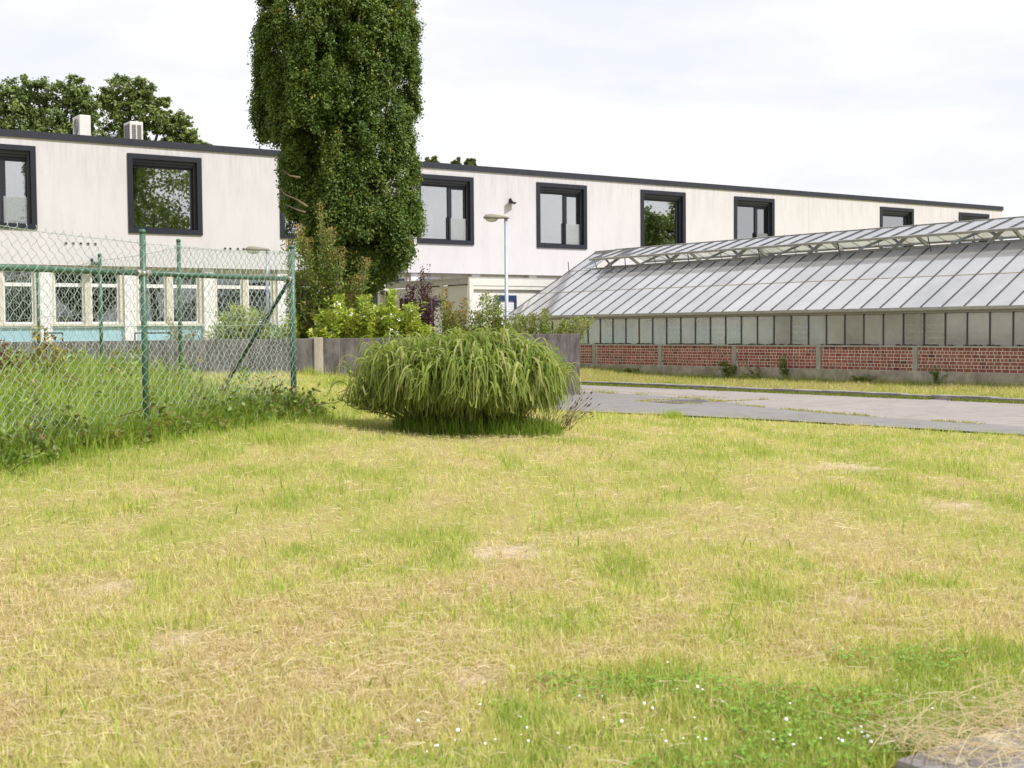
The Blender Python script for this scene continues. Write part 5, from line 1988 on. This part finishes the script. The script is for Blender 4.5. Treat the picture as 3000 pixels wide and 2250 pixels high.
# broad leaved weeds among the rank grass
K = 420
y = rng.uniform(11.5, 24, K)
x = rng.uniform(-9.5, -2.8, K)
ok = in_plot(x, y) & (wall_side(x, y) > .3) & (x / y > -.50) & (fbm(x * .9, y * .9, 131, 3) > .44)
x, y = x[ok], y[ok]
B = np.stack([x, y, height(x, y)], 1)
T = B + np.stack([rng.normal(0, .12, len(x)), rng.normal(0, .12, len(x)), rng.uniform(.25, .62, len(x))], 1)
arr, lines = shoots(B, T, 22, .10, .55, [(.24, .35, .05), (.30, .40, .07), (.19, .29, .045), (.30, .28, .09)], spread=.075, bend=.05, start=.25, tipcols=[(.34, .26, .10), (.34, .40, .09)])
tag(np_mesh('undergrowth', arr[0], arr[1], MAT['leaf'], arr[2]), 'broad leaved weeds among the tall grass behind the fence', kind='stuff')

# dark rank grass under the ornamental clump
n = 5200
a = rng.uniform(0, 2 * math.pi, n)
rr = np.sqrt(rng.random(n))
x = mc[0] + .10 + rr * np.cos(a) * 1.05
y = mc[1] - .10 + rr * np.sin(a) * .62
L = rng.uniform(.20, .56, n) * (1.05 - .5 * rr)
a1 = blades(x, y, height(x, y) - .01, L, rng.uniform(.006, .011, n), np.abs(rng.normal(.55, .3, n)), palette([(.20, .33, .045), (.15, .26, .035), (.26, .38, .055), (.34, .39, .09)], n), 5, 1.0)
# tufts in the meadow and a fringe at the road and wall
tx, ty, tl, tt = [], [], [], []
for (px, py, k, h_) in ((790, 1300, 110, .20), (955, 1445, 90, .12), (835, 1480, 70, .12), (1970, 1225, 260, .20), (2005, 1240, 120, .14), (2475, 1450, 60, .14), (1790, 1250, 60, .2), (2560, 1300, 70, .16), (1600, 1570, 12, .22), (1655, 1560, 12, .20), (1405, 1800, 8, .15),
                         (2200, 1330, 60, .12), (2650, 1420, 60, .14), (400, 1500, 90, .12), (1900, 1480, 60, .11), (1200, 1150, 160, .3), (1000, 1130, 160, .28), (905, 1100, 120, .25)):
    p = on_ground(px, py)
    k2 = k
    tx.append(p[0] + rng.normal(0, .12, k2))
    ty.append(p[1] + rng.normal(0, .14, k2))
    tl.append(h_ * rng.uniform(.5, 1.1, k2))
x, y, L = np.concatenate(tx), np.concatenate(ty), np.concatenate(tl)
a2 = blades(x, y, height(x, y) - .01, L, rng.uniform(.005, .010, len(x)), np.abs(rng.normal(.35, .25, len(x))), palette([(.30, .42, .055), (.38, .47, .08), (.46, .48, .11)], len(x)), 4, .8)
v, q, t = merge([a1, a2])
tag(np_mesh('tall_grass', v, q, MAT['blade'], t), 'dark tussock grass under the ornamental clump and in meadow tufts', kind='stuff')

# verge at the greenhouse, the kerb gutter and the cracks of the road
n = 42000
s_ = rng.uniform(-2, 20, n)
w_ = rng.uniform(.28, 3.85, n)
x = KERB0[0] + GD[0] * s_ + GQ[0] * w_
y = KERB0[1] + GD[1] * s_ + GQ[1] * w_
g = np.clip(.55 + 1.3 * (fbm(x * 1.1, y * 1.1, 71, 3) - .5) + .35 * (w_ > 3.3), 0, 1)
a1 = blades(x, y, height(x, y) - .01, rng.uniform(.05, .13, n) * (1 + .8 * (w_ > 3.5)), rng.uniform(.012, .022, n), np.abs(rng.normal(.5, .35, n)), lawn_tint(g, n) * .82, 2)
n = 17000
s_ = rng.uniform(-2, 20, n)
w_ = -np.abs(rng.normal(0, .13, n)) - .0
keep = fbm(s_ * 1.6, s_ * 0 + 3, 81, 3) > .32
s_, w_ = s_[keep], w_[keep]
n = len(s_)
x = KERB0[0] + GD[0] * s_ + GQ[0] * w_
y = KERB0[1] + GD[1] * s_ + GQ[1] * w_
a2 = blades(x, y, np.full(n, .0), rng.uniform(.025, .075, n), rng.uniform(.012, .022, n), np.abs(rng.normal(.7, .35, n)), palette([(.20, .25, .04), (.28, .30, .07), (.15, .2, .03)], n), 3)
sp_ = np.array(seam)[:, :2]
seglen = np.linalg.norm(np.diff(sp_, axis=0), axis=1)
cum = np.concatenate([[0], np.cumsum(seglen)])
n = 3200
uu = rng.uniform(0, cum[-2], n)
keep = fbm(uu * .9, uu * 0 + 1, 91, 3) > .50
uu = uu[keep]
n = len(uu)
x = np.interp(uu, cum, sp_[:, 0]) + rng.normal(0, .05, n)
y = np.interp(uu, cum, sp_[:, 1]) + rng.normal(0, .05, n)
a3 = blades(x, y, np.full(n, .002), rng.uniform(.02, .07, n), rng.uniform(.010, .018, n), np.abs(rng.normal(.9, .35, n)), palette([(.40, .38, .12), (.46, .41, .2), (.30, .32, .07)], n), 3)
n = 1500
k = rng.integers(0, 4, n)
cr = [((1705, 1142), (2150, 1168)), ((1880, 1178), (2060, 1184)), ((2080, 1178), (2250, 1171)), ((1860, 1176), (1990, 1170))]
cp = [(on_ground(*a, 0.0), on_ground(*b, 0.0)) for a, b in cr]
ff = rng.random(n)
x = np.array([cp[i][0][0] * (1 - f) + cp[i][1][0] * f for i, f in zip(k, ff)]) + rng.normal(0, .035, n)
y = np.array([cp[i][0][1] * (1 - f) + cp[i][1][1] * f for i, f in zip(k, ff)]) + rng.normal(0, .035, n)
a4 = blades(x, y, np.full(n, .003), rng.uniform(.015, .05, n), rng.uniform(.010, .018, n), np.abs(rng.normal(.9, .35, n)), palette([(.46, .42, .17), (.5, .45, .25), (.30, .32, .07)], n), 3)
v, q, t = merge([a1, a2, a3, a4])
tag(np_mesh('verge_grass', v, q, MAT['blade'], t), 'verge grass beside the kerb and in the road cracks', kind='stuff')

# brambles along the foot of the fence
K = 250
f_ = rng.uniform(-.05, 1.04, K)
dlt = rng.normal(.02, .16, K)
big = fbm(f_ * 7, f_ * 0 + 2, 101, 3)
x = FL[0] + (FB - FL)[0] * f_ + nF[0] * dlt
y = FL[1] + (FB - FL)[1] * f_ + nF[1] * dlt
hh = rng.uniform(.05, .42, K) * sstep(.3, .7, big) + .05
B = np.stack([x, y, height(x, y)], 1)
T = B + np.stack([rng.normal(0, .14, K), rng.normal(0, .14, K), hh], 1)
sel = rng.random(K) < .25 + .9 * sstep(.35, .65, big)
B, T = B[sel], T[sel]
br0 = (FL[0], FL[1], zL0)
bram = empty('bramble', tuple(FA) + (zA0,))
tag(bram, 'low bramble growing along the foot of the fence', 'bramble')
arr, lines = shoots(B, T, 12, .10, .75, [(.16, .25, .045), (.19, .28, .05), (.13, .20, .04), (.23, .24, .06)], spread=.07, bend=.06, start=.2, tipcols=[(.20, .13, .05), (.17, .2, .04)])
arr0 = arr
mb = MB()
for l in lines:
    tube_np(mb, [Vector(p) for p in l], .004, .002, 4)
mb.build('stem', MAT['twig'], bram, True, tuple(bram.location))['kind'] = 'stuff'
for pts in (((330, 1225), (400, 1205), (450, 1190), (500, 1195)), ((868, 1225), (920, 1185), (980, 1180), (1010, 1170)), ((862, 1200), (890, 1165), (925, 1140))):
    m_ = MB()
    yy = 13.6 if pts[0][0] < 600 else 16.6
    tube_np(m_, [Vector(W(a, b, yy)) for a, b in pts], .007, .003, 5)
    m_.build('runner', MAT['twig'], bram, True, tuple(bram.location))
Bp = np.array([W(868, 1225, 16.6), W(862, 1200, 16.6), W(440, 1240, 13.6), W(430, 1230, 13.6), W(455, 1260, 13.5)])
Tp = np.array([W(1010, 1168, 16.6), W(930, 1138, 16.6), W(500, 1170, 13.6), W(445, 1130, 13.6), W(500, 1215, 13.5)])
arr, lines = shoots(Bp, Tp, 14, .09, .75, [(.17, .20, .04), (.20, .21, .05), (.13, .18, .03)], spread=.06, bend=.02, start=.2)
v, f, t = join_leaf([arr0, arr])
np_mesh('foliage', v, f, MAT['leaf'], t, bram, tuple(bram.location))

# clover and daisies in the near corner
n = 62
cand = []
while len(cand) < n:
    px = random.uniform(1100, 3000)
    py = random.triangular(1930, 2250, 2250)
    if random.random() < .30 + .7 * sstep(1900, 2250, np.array(py)) and (px > 1700 or py > 2050):
        p = on_ground(px, py, None, 3.5, 9)
        if ((p[0] - ed0[0]) * BN[0] + (p[1] - ed0[1]) * BN[1] < -.03) and fbm(np.array([p[0] * 2.5]), np.array([p[1] * 2.5]), 111, 3)[0] > .42:
            cand.append(p)
ctr = np.array(cand)
fl = MB()
for p in ctr:
    r = random.uniform(.0035, .0068)
    h_ = random.uniform(.05, .085)
    q = Vector(p) + Vector((0, 0, h_))
    if random.random() < .35:
        fl.tube([q, q + Vector((0, -.002, r * .25))], [r * 1.25, r * 1.1], 9)
        continue
    fl.tube([q - Vector((0, 0, r * .6)), q - Vector((0, 0, r * .2)), q + Vector((0, 0, r * .35)), q + Vector((0, 0, r * .65))], [r * .5, r, r * .85, r * .3], 7)
tag(fl.build('clover_flowers', MAT['petal'], None, True), 'white clover and daisy heads in the near grass', kind='stuff')
n = 9000
px_ = rng.uniform(-.6, 2.4, n)
py_ = rng.uniform(4.2, 6.3, n)
cl = fbm(px_ * 1.6, py_ * 1.6, 121, 3) + .25 * sstep(-.5, 1.2, px_) + .2 * sstep(5.4, 4.5, py_)
ok = (cl > .77) & (rng.random(n) < .45) & ((px_ - ed0[0]) * BN[0] + (py_ - ed0[1]) * BN[1] < -.02)
px_, py_ = px_[ok], py_[ok]
n = len(px_)
c3 = np.stack([px_, py_, height(px_, py_) + rng.uniform(.03, .065, n)], 1)
cc, dd, nn_ = [], [], []
for k in range(3):
    a = rng.uniform(0, .6, n) + k * 2 * math.pi / 3
    d_ = np.stack([np.cos(a), np.sin(a), np.full(n, .05)], 1)
    cc.append(c3 + d_ * .009)
    dd.append(d_)
    nn_.append(np.tile(np.array([[0, 0, 1.0]]), (n, 1)) + rng.normal(size=(n, 3)) * .3)
v, f, t = leaf_arrays(np.concatenate(cc), np.concatenate(dd), np.concatenate(nn_), np.full(3 * n, .018), np.full(3 * n, .017), palette([(.22, .36, .045), (.26, .41, .055), (.18, .30, .04)], 3 * n))
tag(np_mesh('clover', v, f, MAT['leaf'], t), 'clover leaves in the near corner of the lawn', kind='stuff')
# broad blades standing here and there in the meadow
n = 1500
r = np.exp(rng.uniform(math.log(4.2), math.log(16), n))
az = rng.uniform(-.42, .42, n)
x, y = r * np.sin(az), r * np.cos(az)
ok = (road_sd(x, y) < -.1) & ~in_plot(x, y) & (rng.random(n) < .25 + .75 * greenness(x, y)) & ~(((x - ed0[0]) * BN[0] + (y - ed0[1]) * BN[1] > .0) & (y < 6.5))
x, y = x[ok], y[ok]
v, q, t = blades(x, y, height(x, y) - .01, rng.uniform(.06, .14, len(x)), rng.uniform(.007, .013, len(x)), np.abs(rng.normal(.5, .3, len(x))), palette([(.27, .41, .055), (.33, .45, .07), (.22, .35, .045)], len(x)), 4, .8)
tag(np_mesh('meadow_plants', v, q, MAT['blade'], t), 'scattered broad green blades standing above the mown lawn', kind='stuff')
